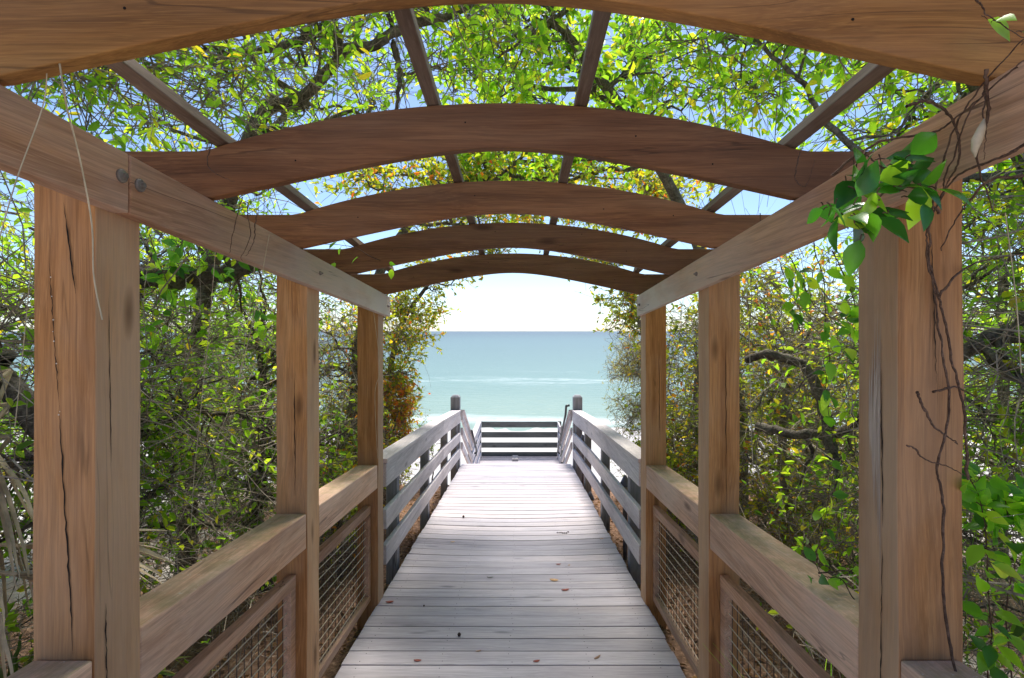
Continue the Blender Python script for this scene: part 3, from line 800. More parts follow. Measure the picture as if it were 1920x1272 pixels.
def keep_ok(P, R, marg=0., frac=.0):
    ok = (~allowed(P[:, 1:], marg)).mean(1) <= frac
    return P[ok], R[ok]

NLEAF = [0]
def tree(name, label, cat, trunk, r0, regions, n1=14, n2=90, n3=500, nleaf=4000, leaf=.055, lw=.5, lmat='leaf_mid', bmat='bark', group=None, seed=1,
         limbs=(), twl=(.12, .42), tr=.0032, droop=0., twigmat='twig', rows=2, lspread=.02, r1=.05, extra=None, wig=.5, leafdown=.0):
    rs = np.random.default_rng(seed)
    base = trunk[0]
    root = thing(name, label, cat, tuple(float(q) for q in base), group)
    K0 = 26; T = spline(trunk, K0); T[1:-1] += np.cumsum(rs.normal(size=(K0 - 2, 3)), 0) * .004
    TR = r0 * (1 - .6 * np.linspace(0, 1, K0)) * (1 + .35 * np.exp(-np.linspace(0, 8, K0))) * (1 + .06 * rs.normal(size=K0))
    tv = [tubes(T[None], TR[None], 10)]
    sk = [T[4:]]; skr = [TR[4:]]
    for ctrl, ra, rb_ in limbs:
        L_ = spline(ctrl, 30); L_[1:-1] += rs.normal(size=(28, 3)) * .004; LR = np.linspace(ra, rb_, 30) * (1 + .05 * rs.normal(size=30))
        tv.append(tubes(L_[None], LR[None], 9)); sk.append(L_[3:]); skr.append(LR[3:])
    V, F = joinVF(tv); mesh_np('trunk', V, F, M[bmat], root, True)
    sk = np.concatenate(sk); skr = np.concatenate(skr)
    tg = sample(regions, n1, rs, .05); P1_, R1 = connect(sk, skr, tg, 14, rs, wig, .6, r1); P1_, R1 = keep_ok(P1_, R1, .02, .0)
    sk2 = np.concatenate([sk, P1_[:, 3:].reshape(-1, 3)]); sr2 = np.concatenate([skr, R1[:, 3:].ravel()])
    tg = sample(regions, n2, rs); P2, R2 = connect(sk2, sr2, tg, 10, rs, wig * .9, .6, .016); R2 = np.maximum(R2, .0028); P2, R2 = keep_ok(P2, R2)
    bv = [tubes(P1_, R1, 7)] if len(P1_) else []
    if len(P2): bv.append(tubes(P2, R2, 5))
    V, F = joinVF(bv); mesh_np('limbs', V, F, M[bmat], root, True)
    # twigs
    pool = np.concatenate([P1_[:, 5:].reshape(-1, 3), P2[:, 2:].reshape(-1, 3), P2[:, 2:].reshape(-1, 3)])
    s = pool[rs.integers(0, len(pool), n3)]
    dr = unit(rs.normal(size=(n3, 3)) * np.array([1, 1, .75]) + np.array([0, 0, .15 - droop])); L = rs.uniform(*twl, size=(n3, 1))
    Kt = 6; t_ = np.linspace(0, 1, Kt)[None, :, None]
    bend = rs.normal(size=(n3, 3)) * .35 + np.array([0, 0, -.1 - droop * .6])
    P3 = s[:, None] + dr[:, None] * (t_ * L[:, None]) + bend[:, None] * (t_ ** 2) * L[:, None] * .6 + np.cumsum(rs.normal(size=(n3, Kt, 3)), 1) * .006 * (t_ > 0)
    R3 = np.ones((n3, 1)) * tr * (1 - .65 * np.linspace(0, 1, Kt)[None]) * rs.uniform(.6, 1.3, size=(n3, 1))
    P3, R3 = keep_ok(P3, R3, -.03)
    V, F = tubes(P3, R3, 3); mesh_np('twigs', V, F, M[twigmat], root)
    if nleaf:
        nt_ = len(P3); i = (rs.random(nleaf) ** 1.7 * nt_).astype(int); f = rs.random(nleaf) ** .45 * (Kt - 1.001); k = f.astype(int); ff = (f - k)[:, None]
        pt = P3[i, k] * (1 - ff) + P3[i, k + 1] * ff; td = unit(P3[i, k + 1] - P3[i, k])
        d = unit(td * .7 + rs.normal(size=pt.shape) * .75 + np.array([0, 0, -leafdown])); nr = unit(rs.normal(size=pt.shape) * .7 + np.array([0, 0, 1.]))
        Ls = leaf * rs.uniform(.55, 1.25, nleaf)
        ok = allowed(pt + d * leaf * .8, -.04); pt, d, nr, Ls = pt[ok], d[ok], nr[ok], Ls[ok]
        V, F = leaves(pt, d, nr, Ls, Ls * lw * rs.uniform(.8, 1.2, len(Ls)), rows); mesh_np('crown', V, F, M[lmat], root)
        NLEAF[0] += len(pt)
    return root
# ------------------------------------------------------------------ the trees and shrubs
A = np.array
def gp(x, y): return A([x, y, float(ground_z(A(x * 1.), A(y * 1.))) - .05])
GL = 'oaks leaning over the pergola'
# big limb arching over from the back of one side, overhead
tree('oak_tree', 'large oak whose thick mossy limb arches over the pergola roof', 'tree',
     [gp(-2.7, 4.2), (-2.6, 4.1, .9), (-2.3, 3.8, 1.9), PX(470, 245, 3.1), PX(560, 180, 3.0), PX(640, 95, 2.8)], .066,
     [('e', (-1.8, 2.0, 2.72), (.75, 1.0, .36), 1.8), ('e', (-1.6, 2.6, 3.3), (1.3, 1.6, .55), 3), ('e', (-.6, 2.3, 3.35), (1.0, 1.3, .5), 2), ('e', (-2.4, 3.8, 2.4), (.7, 1.2, .7), 1.5)],
     18, 240, 3000, 10500, .054, .42, 'leaf_bright', 'bark', GL, 21,
     limbs=[([PX(640, 95, 2.8), PX(700, 85, 2.7), PX(760, 50, 2.7), PX(860, 20, 2.75), PX(960, -60, 2.9)], .032, .016),
            ([PX(640, 95, 2.8), PX(610, 60, 2.7), PX(520, 90, 2.6), PX(400, 110, 2.5)], .03, .012),
            ([PX(735, 80, 2.75), PX(748, 130, 2.8), PX(745, 190, 2.85), PX(740, 240, 3.0)], .018, .007)], twl=(.2, .65), tr=.0034)
tree('oak_tree', 'oak with bright green leaves spread against the sky above the middle rafters', 'tree',
     [gp(2.2, 5.2), (2.1, 5.0, 1.0), (1.6, 4.6, 2.3), (.9, 4.0, 3.1), (.2, 3.2, 3.5)], .075,
     [('e', (.35, 3.0, 3.55), (1.5, 1.7, .55), 4), ('e', (.3, 4.6, 3.3), (1.4, 1.2, .5), 2), ('e', (-.4, 5.4, 3.3), (1.0, 1.0, .4), 1)],
     14, 190, 1500, 10500, .066, .5, 'leaf_bright', 'bark', GL, 22, twl=(.15, .5))
tree('oak_tree', 'oak with hanging leafy twigs over the roof corner above the vine-wrapped post', 'tree',
     [gp(2.6, 2.2), (2.6, 2.2, 1.2), (2.3, 2.3, 2.3), (1.8, 2.4, 3.2), (1.2, 2.5, 3.6)], .07,
     [('e', (1.5, 2.4, 3.35), (1.1, 1.3, .7), 4), ('e', (2.3, 2.6, 2.6), (.8, 1.2, .7), 2)],
     14, 180, 1700, 9000, .056, .45, 'leaf_bright', 'bark', GL, 23, limbs=[([(2.3, 2.3, 2.3), PX(1700, 330, 2.2), PX(1560, 240, 2.3), PX(1500, 150, 2.3), PX(1395, 60, 2.4)], .02, .008)], droop=.35, twl=(.15, .5))
tree('oak_tree', 'yellow-green oak spreading behind the third and fourth rafters', 'tree',
     [gp(-1.9, 6.2), (-1.9, 6.0, .8), (-1.6, 5.6, 2.0), (-.9, 5.2, 2.9), (-.1, 5.0, 3.1)], .07,
     [('e', (1.3, 5.4, 3.0), (.9, 1.3, .4), 1.6), ('e', (-.7, 5.2, 3.0), (1.3, 1.1, .55), 3), ('e', (.7, 6.2, 3.25), (1.4, .9, .4), 2.2), ('e', (0, 7.0, 3.1), (1.8, .7, .35), 1.9)],
     16, 230, 2000, 11500, .06, .5, 'leaf_autumn', 'bark', GL, 24)

GLS = 'scrub oaks thick with twigs beside the pergola'
def scrub(side, x, y, hgt, label, lm, seed, rx=.9, ry=1.0, bm='bark', n3=2000, nl=3400, leaf=.05, lo=.15, droop=.0, group=GLS, lw=.55, name='scrub_oak', cat='tree', n2=120, n1=14, lean=.0, tr=.003, limbs=(), twl=(.14, .5)):
    g = gp(x, y); z = g[2]
    tr_ = [g, g + A([side * .12, .1, hgt * .25]), g + A([-side * .05 + lean * .5, -.12, hgt * .5]), g + A([side * .1 + lean, .05, hgt * .8])]
    return tree(name, label, cat, tr_, .055, [('e', g + A([lean * .7, 0, hgt * .62]), (rx, ry, hgt * .48), 3), ('e', g + A([0, 0, hgt * .25]), (rx * .9, ry * .9, hgt * .27), 1.5)],
                n1, n2, n3, nl, leaf, lw, lm, bm, group, seed, limbs=limbs, droop=droop, tr=tr, twl=twl)
# one side (away from the path lights)
scrub(-1, -2.35, 1.55, 2.9, 'dark twiggy scrub oak outside the first post, above the dry palm fronds', 'leaf_mid', 31, .85, .9, 'bark',
      limbs=[([PX(-120, 680, 2.2), PX(-30, 690, 2.05), PX(20, 730, 1.95), PX(80, 810, 1.95), PX(150, 900, 2.0)], .05, .04)])
scrub(-1, -2.05, 2.75, 2.7, 'scrub oak with bright leaves filling the bay between the first and second posts', 'leaf_bright', 32, .8, .8, 'bark_dark', n3=1900,
      limbs=[([PX(215, 600, 2.4), PX(262, 525, 2.4), PX(330, 525, 2.45), PX(420, 512, 2.5), PX(500, 492, 2.6), PX(570, 520, 2.8)], .05, .035)])
scrub(-1, -2.0, 4.1, 2.6, 'shady scrub oak behind the second post', 'leaf_mid', 33, .8, .9, 'bark_dark', n3=1700)
scrub(-1, -1.95, 5.6, 2.55, 'turning oak beside the grey railing, green with bronze leaf tips, leaning over the walk', 'leaf_autumn', 34, .85, 1.0, lean=.25, nl=5200, leaf=.05)
scrub(-1, -2.1, 7.3, 1.7, 'low yellowing scrub oak nearest the stair on the same side as the orange shrub', 'leaf_autumn', 35, .7, .9, nl=3800, leaf=.045)
# crown arching out over the walk end
tree('scrub_oak', 'oak whose small leafy sprays hang into the archway against the sky', 'tree',
     [gp(-1.7, 6.6), (-1.65, 6.5, .6), (-1.45, 6.3, 1.6), (-.95, 6.2, 2.3)], .045,
     [('e', (-1.25, 6.3, 1.9), (.42, .7, .55), 3), ('e', (-.75, 6.1, 2.35), (.5, .6, .22), 1.4), ('e', (-.3, 6.1, 2.42), (.4, .5, .14), .7), ('e', (-1.35, 6.2, 1.2), (.3, .6, .5), 1)],
     12, 110, 700, 4200, .05, .48, 'leaf_autumn', 'bark', GLS, 36, twl=(.1, .3))
tree('shrub', 'orange and red autumn shrub beside the grey railing', 'shrub',
     [gp(-1.5, 6.0), (-1.5, 6.0, .1), (-1.42, 5.95, .6)], .02, [('e', (-1.38, 5.9, .78), (.22, .35, .30), 1), ('e', (-1.4, 6.0, .3), (.22, .4, .3), .6)],
     8, 60, 420, 1500, .05, .6, 'leaf_orange', 'bark', 'shrubs along the railings', 37, twl=(.06, .2), r1=.01)
# other side
tree('scrub_oak', 'slender oak with a few russet sprays dipping into the archway on the path light side', 'tree',
     [gp(1.75, 6.3), (1.7, 6.3, .6), (1.45, 6.2, 1.6), (1.1, 6.1, 2.35)], .04,
     [('e', (1.25, 6.2, 1.9), (.35, .6, .5), 3), ('e', (.85, 6.1, 2.42), (.35, .5, .16), 1.0)],
     10, 80, 420, 2300, .05, .5, 'leaf_autumn', 'bark_pale', GLS, 49, twl=(.1, .3))
scrub(1, 2.45, 1.5, 2.8, 'scrub oak outside the vine-wrapped post, with a tangle of bare twigs', 'leaf_mid', 41, .85, .9, 'bark', n3=1900,
      limbs=[([PX(1700, 700, 2.3), PX(1815, 660, 2.1), PX(1870, 628, 2.05), PX(1960, 615, 2.0), PX(2080, 640, 2.0)], .026, .036)])
scrub(1, 2.05, 2.75, 2.75, 'scrub oak with a gnarled limb filling the bay behind the vine-wrapped post', 'leaf_bright', 42, .8, .9, 'bark', n3=2300, nl=3900,
      limbs=[([PX(1400, 675, 3.1), PX(1440, 665, 3.0), PX(1510, 690, 2.95), PX(1545, 770, 2.9), PX(1560, 860, 2.8)], .022, .034),
             ([PX(1420, 800, 3.2), PX(1500, 815, 3.0), PX(1600, 800, 2.9), PX(1640, 700, 2.8)], .03, .02)])
scrub(1, 2.1, 4.2, 2.5, 'yellow-green scrub oak seen between the second and third posts on the vine side', 'leaf_autumn', 43, .85, 1.0, 'bark_pale', nl=5200)
scrub(1, 2.0, 5.7, 2.35, 'sunlit scrub oak beside the cone-topped path lights', 'leaf_autumn', 44, .8, .9, 'bark_pale', nl=4600, lean=-.1)
tree('cedar_shrub', 'wispy olive cedar shrub with feathery tips beside the newel post', 'shrub',
     [gp(1.75, 7.0), (1.75, 7.0, .3), (1.7, 6.95, 1.0), (1.62, 6.9, 1.75)], .035,
     [('e', (1.62, 6.9, 1.0), (.52, .8, .85), 3), ('e', (1.75, 6.9, .0), (.6, .8, .6), 1.5)], 14, 190, 3200, 17000, .028, .24, 'leaf_olive', 'bark', 'shrubs along the railings', 45, twl=(.1, .34), tr=.002, r1=.012)
tree('shrub', 'low ochre shrub under the grey railing by the path lights', 'shrub',
     [gp(1.6, 5.2), (1.6, 5.2, .0), (1.5, 5.15, .3)], .02, [('e', (1.5, 5.3, .1), (.42, .85, .5), 1)],
     8, 80, 650, 2600, .045, .5, 'leaf_autumn', 'bark', 'shrubs along the railings', 46, twl=(.06, .22), r1=.01)
tree('shrub', 'low russet-leaved shrub outside the grey railing, near the last post opposite the path lights', 'shrub',
     [gp(-1.5, 4.4), (-1.5, 4.4, .0), (-1.42, 4.4, .3)], .02, [('e', (-1.45, 4.7, .15), (.35, 1.1, .5), 1)],
     8, 80, 650, 2600, .045, .5, 'leaf_autumn', 'bark', 'shrubs along the railings', 47, twl=(.06, .22), r1=.01)
tree('shrub', 'small green sprig shrub poking through the railing at the top of the stair', 'shrub',
     [gp(-1.35, 7.9), (-1.3, 7.9, -.35), (-1.2, 7.9, -.1)], .012, [('e', (-1.45, 7.6, -.1), (.28, .5, .35), 1)],
     6, 50, 260, 900, .035, .5, 'leaf_mid', 'bark', 'shrubs along the railings', 48, twl=(.06, .18), r1=.008)

# farther back on both sides
GF = 'oaks farther back in the thicket'
far_l = [(-3.6, 2.4, 3.0, 'dense dark oak farther back behind the first post and the palm'), (-3.7, 4.4, 3.2, 'lime-green oak farther back, glowing through the first bay'),
         (-3.5, 6.4, 3.0, 'oak farther back behind the second post on the side of the autumn shrub'), (-4.6, 8.0, 2.6, 'oak at the dune edge, far behind the shady second post')]
far_r = [(3.7, 1.9, 2.7, 'oak farther back behind the pale curved limb'), (3.6, 3.9, 3.0, 'green oak farther back behind the gnarled limb'),
         (3.4, 6.0, 2.8, 'yellowish oak farther back between the posts on the vine side'), (4.5, 8.0, 2.4, 'oak at the dune edge behind the path lights')]
for i, (x, y, h, lab) in enumerate(far_l + far_r):
    scrub(-1 if x < 0 else 1, x, y, h, lab, ('leaf_mid', 'leaf_bright', 'leaf_mid', 'leaf_mid')[i % 4] if x < 0 else ('leaf_mid', 'leaf_bright', 'leaf_autumn', 'leaf_autumn')[i % 4],
          60 + i, 1.15, 1.25, 'bark_dark' if x < 0 else 'bark', n3=1100, nl=3600, leaf=.066, group=GF)

# tangle of dead twigs low on both sides
rs = np.random.default_rng(5)
vf = []
for sx in (-1, 1):
    n = 3200
    s = A([sx * 1.22, -.2, 0]) + rs.random((n, 3)) * A([sx * 2.0, 7.2, 0]); s[:, 2] = ground_z(s[:, 0], s[:, 1]) + rs.random(n) ** 1.3 * 2.3
    d = unit(rs.normal(size=(n, 3)) * A([1, 1.2, .7])); L = rs.uniform(.3, 1.1, (n, 1)); K = 8; t_ = np.linspace(0, 1, K)[None, :, None]
    P = s[:, None] + d[:, None] * t_ * L[:, None] + (rs.normal(size=(n, 3)) * .5)[:, None] * t_ ** 2 * L[:, None] + np.cumsum(rs.normal(size=(n, K, 3)), 1) * .01
    R = rs.uniform(.0012, .0045, (n, 1)) * (1 - .6 * np.linspace(0, 1, K)[None])
    ok = (allowed(P, 0) | (P[..., 2] < ground_z(P[..., 0], P[..., 1]) + .03)).all(1) & ~((np.abs(P[..., 0]) < 1.1).any(1))
    vf.append(tubes(P[ok], R[ok], 3))
V, F = joinVF(vf); top(mesh_np('dead_twigs', V, F, M['twig']), 'tangle of thin dead brown twigs low in the thicket on both sides of the walk', 'undergrowth', kind='stuff')
# leaf litter on the ground
n = 16000
p = np.stack([rs.uniform(-3.4, 3.4, n), rs.uniform(0, 8.4, n), np.zeros(n)], 1); p[:, 2] = ground_z(p[:, 0], p[:, 1]) + rs.random(n) * .02 + .004
d = unit(rs.normal(size=(n, 3)) * A([1, 1, .25])); nr = unit(rs.normal(size=(n, 3)) * .45 + A([0, 0, 1.]))
L = rs.uniform(.02, .055, n); V, F = leaves(p, d, nr, L, L * .5); top(mesh_np('leaf_litter', V, F, M['leaf_brown']), 'brown fallen leaves covering the sandy ground beside and below the boardwalk', 'leaf litter', kind='stuff')

# ------------------------------------------------------------------ palms
def frond(root, base, dir_, nblades, L, spread, mat, seed, droop=.5, petiole=.3, w_=.018, name='frond'):
    rs = np.random.default_rng(seed); base = A(base, float); d0 = unit(A(dir_, float)); V, F = [], []
    hub = base + d0 * petiole
    P = np.stack([base, base + d0 * petiole * .5 + A([0, 0, .02]), hub])[None]; V1, F1 = tubes(P, A([[.008, .007, .006]]), 5); lst = [(V1, F1)]
    side = unit(np.cross(d0, A([0, 0, 1.]))); K = 8; idx = 0; VV = []; FF = []
    for b_ in range(nblades):
        a = (b_ / (nblades - 1) - .5) * spread; d = unit(d0 * math.cos(a) + side * math.sin(a) + rs.normal(size=3) * .05); l = L * rs.uniform(.75, 1.05) * (.75 + .25 * math.cos(a))
        dr = droop * rs.uniform(.6, 1.5); bs = unit(np.cross(d, A([0, 0, 1.]) + rs.normal(size=3) * .3))
        for k in range(K + 1):
            f = k / K; c = hub + d * l * f * (1 - .25 * dr * f) + A([0, 0, -1.]) * l * dr * f ** 2 + rs.normal(size=3) * .002
            wd = w_ * (1 - f) ** .6 * (.4 + .6 * min(1, f * 5)) + .0006
            VV += [c - bs * wd * .5, c + A([0, 0, -wd * .3]), c + bs * wd * .5]
            if k:
                for q in (0, 1): FF.append((idx - 3 + q, idx - 2 + q, idx + 1 + q, idx + q))
            idx += 3
    lst.append((A(VV), A(FF))); V, F = joinVF(lst); return mesh_np(name, V, F, mat, root)
pm = thing('palmetto', 'dead palmetto with dry straw-coloured fronds hanging in the thicket outside the first post', 'palm', tuple(gp(-1.9, 1.9)), None)
b = MB(); g = gp(-1.9, 1.9)
b.tube([g + A([-.55, .1, -.1]), g + A([-.5, .02, .6]), g + A([-.3, .0, 1.3]), g + A([.0, .02, 1.85])], [.05, .045, .045, .04], 10); b.build('trunk', M['bark'], pm, smooth=True)
hb = g + A([0.04, 0, 1.78])
for i, (dx, dy, dz, dr) in enumerate([(.1, -.7, -.5, .9), (-.2, -.9, -.2, 1.0), (-.5, .1, -.7, .8), (.0, -.5, -.9, .5), (-.6, -.6, -.1, 1.0), (-.2, -.3, -.6, .8), (-.5, -.5, .0, .9), (-.8, .3, .1, .8), (.05, -.4, -1.0, .5), (.0, -.6, -.8, .7)]):
    frond(pm, hb + A([0, 0, -.12 * (i % 4)]), (dx, dy, dz), 20, .52, 1.7, M['frond_dry'], 300 + i, dr, .26, .022)
pm2 = thing('palmetto', 'low palmetto with green and straw fronds behind the first handrail and wire panel', 'palm', tuple(gp(-1.75, 2.0)), None)
for i, (dx, dy, dz, dr, mt) in enumerate([(.3, .6, .7, .5, 'leaf_palm'), (.8, .5, .15, .4, 'leaf_palm'), (.7, -.7, .1, .5, 'leaf_palm'), (-.5, .2, .8, .4, 'leaf_palm'), (.6, .9, .3, .5, 'leaf_palm')]):
    frond(pm2, gp(-1.85, 2.0) + A([0, 0, .15]), (dx, dy, dz), 18, .48, 2.2, M[mt], 330 + i, dr, .35, .024)
frond(pm2, A([-1.80, 1.72, .86]), (.9, .33, .06), 14, .48, .5, M['frond_dry'], 390, .26, .14, .05); frond(pm2, A([-1.82, 1.68, .80]), (.9, .28, -.05), 12, .40, .6, M['frond_dry'], 391, .4, .16, .04)
pm3 = thing('palmetto', 'spiky green palmetto crown seen just past the inner edge of the first post', 'palm', tuple(gp(-2.3, 2.5)), None)
b = MB(); g = gp(-2.35, 2.6); b.tube([g, g + A([.03, .02, .7]), g + A([.0, .0, 1.5])], [.06, .055, .05], 10); b.build('trunk', M['bark'], pm3, smooth=True)
for i, (dx, dy, dz, dr, mt) in enumerate([(.9, -.2, .35, .4, 'leaf_palm'), (.8, .3, .0, .5, 'leaf_palm'), (.7, -.6, -.2, .5, 'leaf_palm'), (.5, .5, .6, .4, 'leaf_palm'), (.4, .1, -.8, .6, 'frond_dry'), (-.5, -.6, .3, .5, 'leaf_palm')]):
    frond(pm3, g + A([0, 0, 1.45]), (dx, dy, dz), 16, .5, 2.0, M[mt], 350 + i, dr, .25, .02)

# ------------------------------------------------------------------ vines
def vine(label, stems, nleafs, L, seed, name='vine', group='vines on the pergola', mat='leaf_vine', loc=None, rad=.0022, sag=0, minx=0, extra=(), lwid=.55, rows=5, smat='stem'):
    rs = np.random.default_rng(seed); loc = tuple(float(q) for q in (stems[0][0] if loc is None else loc))
    root = thing(name, label, 'vine', loc, group); allp = []; vf = []
    for s in stems:
        P = spline(s, 14 * (len(s) - 1)); P[1:-1] += np.cumsum(rs.normal(size=(len(P) - 2, 3)), 0) * .0010
        V, F = tubes(P[None], (rad * np.linspace(1.15, .38, len(P)) * (1 + .1 * rs.normal(size=len(P))))[None], 6); mesh_np('stem', V, F, M[smat], root, True); allp.append(P)
    pts, ds = [], []
    if nleafs:
        for _ in range(nleafs):
            P = allp[rs.integers(0, len(allp))]; i = rs.integers(int(len(P) * .15), len(P) - 1)
            if minx and P[i][0] / P[i][1] < minx: continue
            pts.append(P[i]); ds.append(unit(unit(P[min(i + 1, len(P) - 1)] - P[i - 1]) * .4 + rs.normal(size=3) * .8 + A([0, -.3, -.25])))
    for e in extra:
        pts.append(A(e)); ds.append(unit(rs.normal(size=3) * .8 + A([0, -.2, -.3])))
    if pts:
        pts = A(pts); ds = A(ds); Ls = L * rs.uniform(.6, 1.25, len(pts)); off = ds * Ls[:, None] * .22
        pet = np.stack([pts, pts + off * .5 + A([0, 0, .002]), pts + off], 1); pv = tubes(pet, np.full((len(pts), 3), rad * .5), 4)
        nr = unit(rs.normal(size=pts.shape) * .6 + A([0, -.8, .7]))
        V, F = leaves(pts + off, ds, nr, Ls, Ls * lwid, rows, .25, .2); fo = mesh_np('foliage', V, F, M[mat], root, True)
        mesh_np('leaf_stalks', pv[0], pv[1], M[smat], fo, True)['kind'] = 'stuff'
    return root
def Q(lst, d): return [PX(a, b_, d if len(c_) == 0 else c_[0]) for a, b_, *c_ in lst]
vine('woody vine twisting up the first post to a bunch of big glossy leaves', [
     Q([(1800, 1290, 1.12), (1770, 1120, 1.13), (1775, 950, 1.14), (1765, 870, 1.14), (1782, 760, 1.14), (1768, 640, 1.14), (1760, 540, 1.14), (1748, 440, 1.12), (1770, 370, 1.04), (1790, 300, .95), (1830, 200, .89), (1930, 110, .81)], 1.1),
     Q([(1815, 900, 1.13), (1805, 800, 1.14), (1790, 700, 1.14), (1772, 600, 1.14), (1752, 480, 1.13), (1760, 380, 1.02), (1800, 240, .93), (1860, 150, .87), (1960, 60, .78)], 1.1),
     Q([(1760, 400, 1.1), (1730, 360, 1.05), (1690, 345, 1.03), (1650, 365, 1.02), (1610, 380, 1.02), (1560, 385, 1.0)], 1.05),
     Q([(1780, 340, 1.05), (1700, 330, 1.02), (1640, 310, 1.02), (1620, 290, 1.02)], 1.05),
     Q([(1960, 250, .79), (1880, 300, .87), (1800, 340, .96), (1745, 420, 1.1)], 1.), Q([(1700, 200, .9), (1745, 185, .92), (1790, 230, .93), (1800, 300, .95), (1770, 350, 1.0), (1735, 420, 1.08)], 1.), Q([(1560, 330, 1.1), (1640, 270, 1.05), (1740, 250, 1.0), (1800, 210, .94), (1900, 130, .84)], 1.), Q([(1920, 330, 1.0), (1850, 340, 1.0), (1800, 400, 1.05), (1765, 470, 1.12)], 1.), Q([(1760, 560, 1.13), (1790, 520, 1.13), (1860, 490, 1.25), (1930, 480, 1.3)], 1.), Q([(1850, 130, .85), (1860, 220, .88), (1840, 300, .9), (1870, 400, 1.0)], 1.),
     Q([(1720, 735, 1.14), (1740, 780, 1.14), (1770, 815, 1.14), (1790, 830, 1.14)], 1.), Q([(1750, 735, 1.14), (1800, 730, 1.14), (1860, 760, 1.3)], 1.)],
     0, .066, 401, rad=.0027, mat='leaf_vine_dark', extra=[PX(a, b_, 1.0 + .03 * math.sin(a)) for a, b_ in ((1712, 330), (1700, 360), (1730, 372), (1715, 352), (1750, 362), (1668, 300), (1648, 290), (1605, 315), (1572, 405), (1590, 430), (1618, 435), (1600, 410), (1552, 388), (1630, 365), (1665, 395), (1640, 415), (1610, 420), (1600, 400), (1540, 380), (1575, 392), (1632, 340), (1650, 352), (1625, 285), (1600, 300), (1640, 300), (1655, 330), (1610, 330), (1640, 350), (1675, 350), (1700, 320), (1590, 350), (1570, 372), (1550, 380), (1600, 385), (1625, 385), (1650, 375), (1690, 370), (1720, 345), (1740, 350), (1735, 335), (1630, 400), (1595, 405), (1655, 400), (1612, 360), (1665, 310), (1695, 300), (1585, 330))],
     loc=PX(1800, 1290, 1.12))
vine('leafy vine trailing down the bay between the vine-wrapped post and the second post', [
     Q([(1520, 420), (1530, 480), (1548, 540), (1550, 620), (1552, 680), (1548, 740), (1560, 860), (1540, 1000), (1520, 1080)], 2.05),
     Q([(1560, 470), (1600, 560), (1590, 640), (1560, 700)], 2.1), Q([(1480, 480), (1500, 520), (1530, 580), (1570, 600), (1610, 590)], 2.0), Q([(1500, 620), (1480, 560), (1490, 500)], 2.1)],
     75, .066, 402, rad=.002, extra=Q([(1553, 740), (1556, 795), (1558, 860), (1551, 970), (1505, 1020), (1500, 1075), (1545, 985)], 2.05))
vine('sprig of yellow-green leaves lying over the handrail by the vine-wrapped post', [Q([(1680, 1105, 1.4), (1615, 1140, 1.45), (1570, 1085, 1.5), (1535, 1075, 1.52), (1520, 1040, 1.55)], 1.5), Q([(1535, 1075, 1.52), (1600, 1070, 1.6), (1650, 1060, 1.7)], 1.5)],
     4, .05, 403, extra=Q([(1535, 1060), (1535, 1080), (1545, 1092), (1525, 1085), (1590, 1075), (1605, 1085), (1600, 1065)], 1.53))
vine('fresh green vine climbing in the corner beyond the vine-wrapped post', [
     Q([(1850, 1300), (1850, 1200), (1845, 1080), (1835, 970), (1820, 900), (1790, 880)], 1.35), Q([(1900, 1300), (1890, 1150), (1900, 1040), (1880, 930), (1850, 890), (1830, 900)], 1.4), Q([(1840, 1000), (1880, 960), (1930, 940)], 1.4), Q([(1700, 835), (1740, 860), (1790, 880), (1830, 905)], 1.13)],
     210, .062, 404, rad=.0018, minx=.868)
vine('green climber over the dark limb in the first bay', [Q([(250, 560), (300, 500), (360, 500), (420, 490), (500, 470)], 2.35), Q([(280, 440), (300, 500), (320, 580), (290, 620)], 2.3), Q([(400, 480), (430, 540), (470, 560), (500, 620)], 2.4), Q([(380, 430), (330, 470), (290, 560)], 2.35)],
     85, .062, 405, rad=.002)
vine('few yellow-green leaves on a twig hooked over the beam near the second post', [Q([(735, 500, 2.9), (700, 485, 2.8), (660, 465, 2.7), (600, 460, 2.6), (560, 470, 2.6)], 2.7)], 0, .06, 406,
     extra=Q([(615, 470), (628, 490), (675, 480), (735, 500), (728, 492), (600, 452), (640, 462)], 2.72))
vine('thin vine with two pointed leaves crossing the top corner of the nearest rafter', [Q([(1800, -20), (1830, 15), (1850, 45), (1925, 95)], .86)], 0, .05, 407,
     extra=Q([(1840, 30), (1858, 42), (1905, 60), (1915, 85)], .86), rad=.0016)
vine('bare brown tendrils looping over the beam beside the second rafter on the vine side', [Q([(1500, 285), (1490, 330), (1510, 350), (1525, 300)], 1.5), Q([(1515, 330), (1495, 380), (1492, 440), (1505, 480)], 1.6), Q([(1425, 400), (1435, 450), (1450, 490)], 1.8)], 2, .035, 408, rad=.0016)
vine('fine dark tendrils hanging over the beam below the second rafter, in the first bay', [Q([(455, 370), (440, 420), (430, 475)], 1.62), Q([(465, 380), (470, 440), (455, 490)], 1.62), Q([(482, 400), (478, 450), (460, 480)], 1.62), Q([(397, 270), (395, 310), (440, 340)], 1.52)], 0, .03, 409, rad=.0016)
vine('dark tendril with a pale fluffy seed pod hanging by the beam above the vine-wrapped post', [Q([(1845, 170), (1846, 230), (1845, 300)], .88)], 0, .03, 410, rad=.0012)
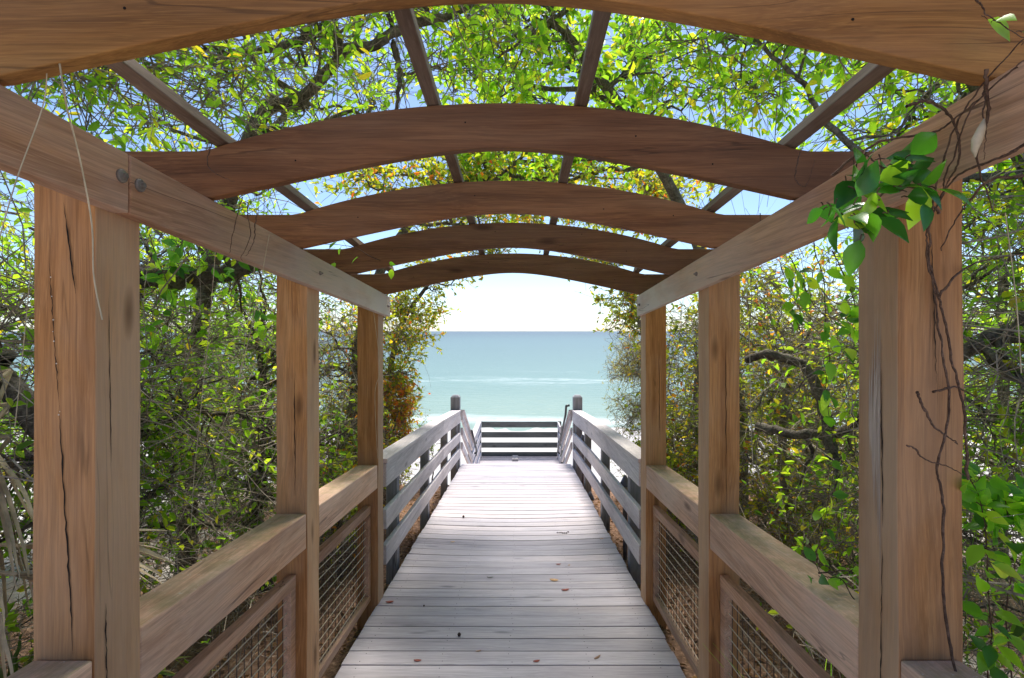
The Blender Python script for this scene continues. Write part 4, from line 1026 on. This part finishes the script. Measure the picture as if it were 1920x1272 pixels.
# pale hanging tendrils
TD = [([(112, 120, .90), (125, 200, .96), (150, 300, 1.03), (172, 420, 1.07), (176, 520, 1.11), (192, 600, 1.13)], .0016, 'thick pale dry tendril hanging down the front of the first post'),
      ([(88, 130, .93), (80, 200, .95), (30, 340, .92), (-10, 480, .9)], .0011, 'fine pale thread slanting across the beam by the first post'),
      ([(60, 480, 1.3), (45, 640, 1.3), (28, 800, 1.3)], .0010, 'fine pale thread hanging outside the outer edge of the first post'),
      ([(505, 440, 1.7), (470, 620, 2.0), (425, 780, 2.1), (330, 990, 2.2)], .0013, 'long straight pale tendril slanting behind the handrail in the first bay'),
      ([(405, 460, 1.7), (390, 640, 2.0), (365, 880, 2.1), (358, 1000, 2.1)], .0012, 'near-vertical pale tendril in the middle of the first bay'),
      ([(480, 480, 1.9), (450, 700, 2.0), (410, 880, 2.2), (385, 980, 2.2)], .0011, 'pale tendril ending above the handrail, next to the long slanting one'),
      ([(630, 570, 2.7), (622, 700, 2.8), (608, 850, 2.8)], .0013, 'pale tendril hanging between the second and third posts, nearer the second'),
      ([(662, 560, 2.9), (655, 660, 2.9), (630, 850, 2.9)], .0013, 'pale tendril hanging between the second and third posts, nearer the third'),
      ([(700, 580, 3.3), (712, 690, 3.4), (703, 740, 3.4), (708, 860, 3.4)], .0014, 'wavy pale tendril hanging in front of the third post'),
      ([(1397, 520, 2.0), (1405, 640, 2.0), (1408, 780, 2.0), (1412, 880, 2.0)], .0011, 'pale tendril hanging in the bay beside the second post on the vine side'),
      ([(1885, 400, 1.2), (1905, 560, 1.2), (1915, 700, 1.2)], .0012, 'thin pale tendril hanging at the edge of the photo beyond the vine-wrapped post')]
for pts, r_, lab in TD:
    P = spline([PX(*q) for q in pts], 24); V, F = tubes(P[None], np.full((1, 24), r_), 5)
    top(mesh_np('tendril', V, F, M['cream'], None, True, loc=P[0]), lab, 'tendril', 'pale dry tendrils hanging from the roof')
pod = [o for o in C.objects if o.get('label', '').startswith('dark tendril with a pale')][0]
b = MB(); p = PX(1832, 262, .87); b.tube([p + A([.012, 0, .035]), p + A([.008, 0, .02]), p, p + A([-.004, 0, -.018]), p + A([-.003, 0, -.03])], [.001, .006, .008, .005, .0008], 8)
b.build('seed_pod', M['cream'], pod, smooth=True)

# grass at the foot of the corner
rs = np.random.default_rng(77); n = 240
s = np.stack([rs.uniform(1.12, 1.9, n), rs.uniform(1.2, 2.2, n), np.zeros(n)], 1); s[:, 2] = ground_z(s[:, 0], s[:, 1])
d = unit(rs.normal(size=(n, 3)) * .28 + A([0, 0, 1.])); L = rs.uniform(.25, .75, n)[:, None]; VV = []
K = 6; side_ = unit(np.cross(d, rs.normal(size=(n, 3)))); bend = rs.normal(size=(n, 3)) * .25
for k in range(K):
    f = k / (K - 1); c = s + d * L * f + bend * L * f * f; wd = .006 * (1 - f) + .0004
    VV += [c - side_ * wd, c + side_ * wd]
VV = np.stack(VV, 1).reshape(-1, 3); i = np.arange(n)[:, None] * 2 * K
F = np.concatenate([i + A([[2 * k, 2 * k + 1, 2 * k + 3, 2 * k + 2]]) for k in range(K - 1)])
top(mesh_np('grass', VV, F, M['grass']), 'bright green grass blades in the corner below the climbing vine', 'grass', kind='stuff')
print('leaves', NLEAF[0])
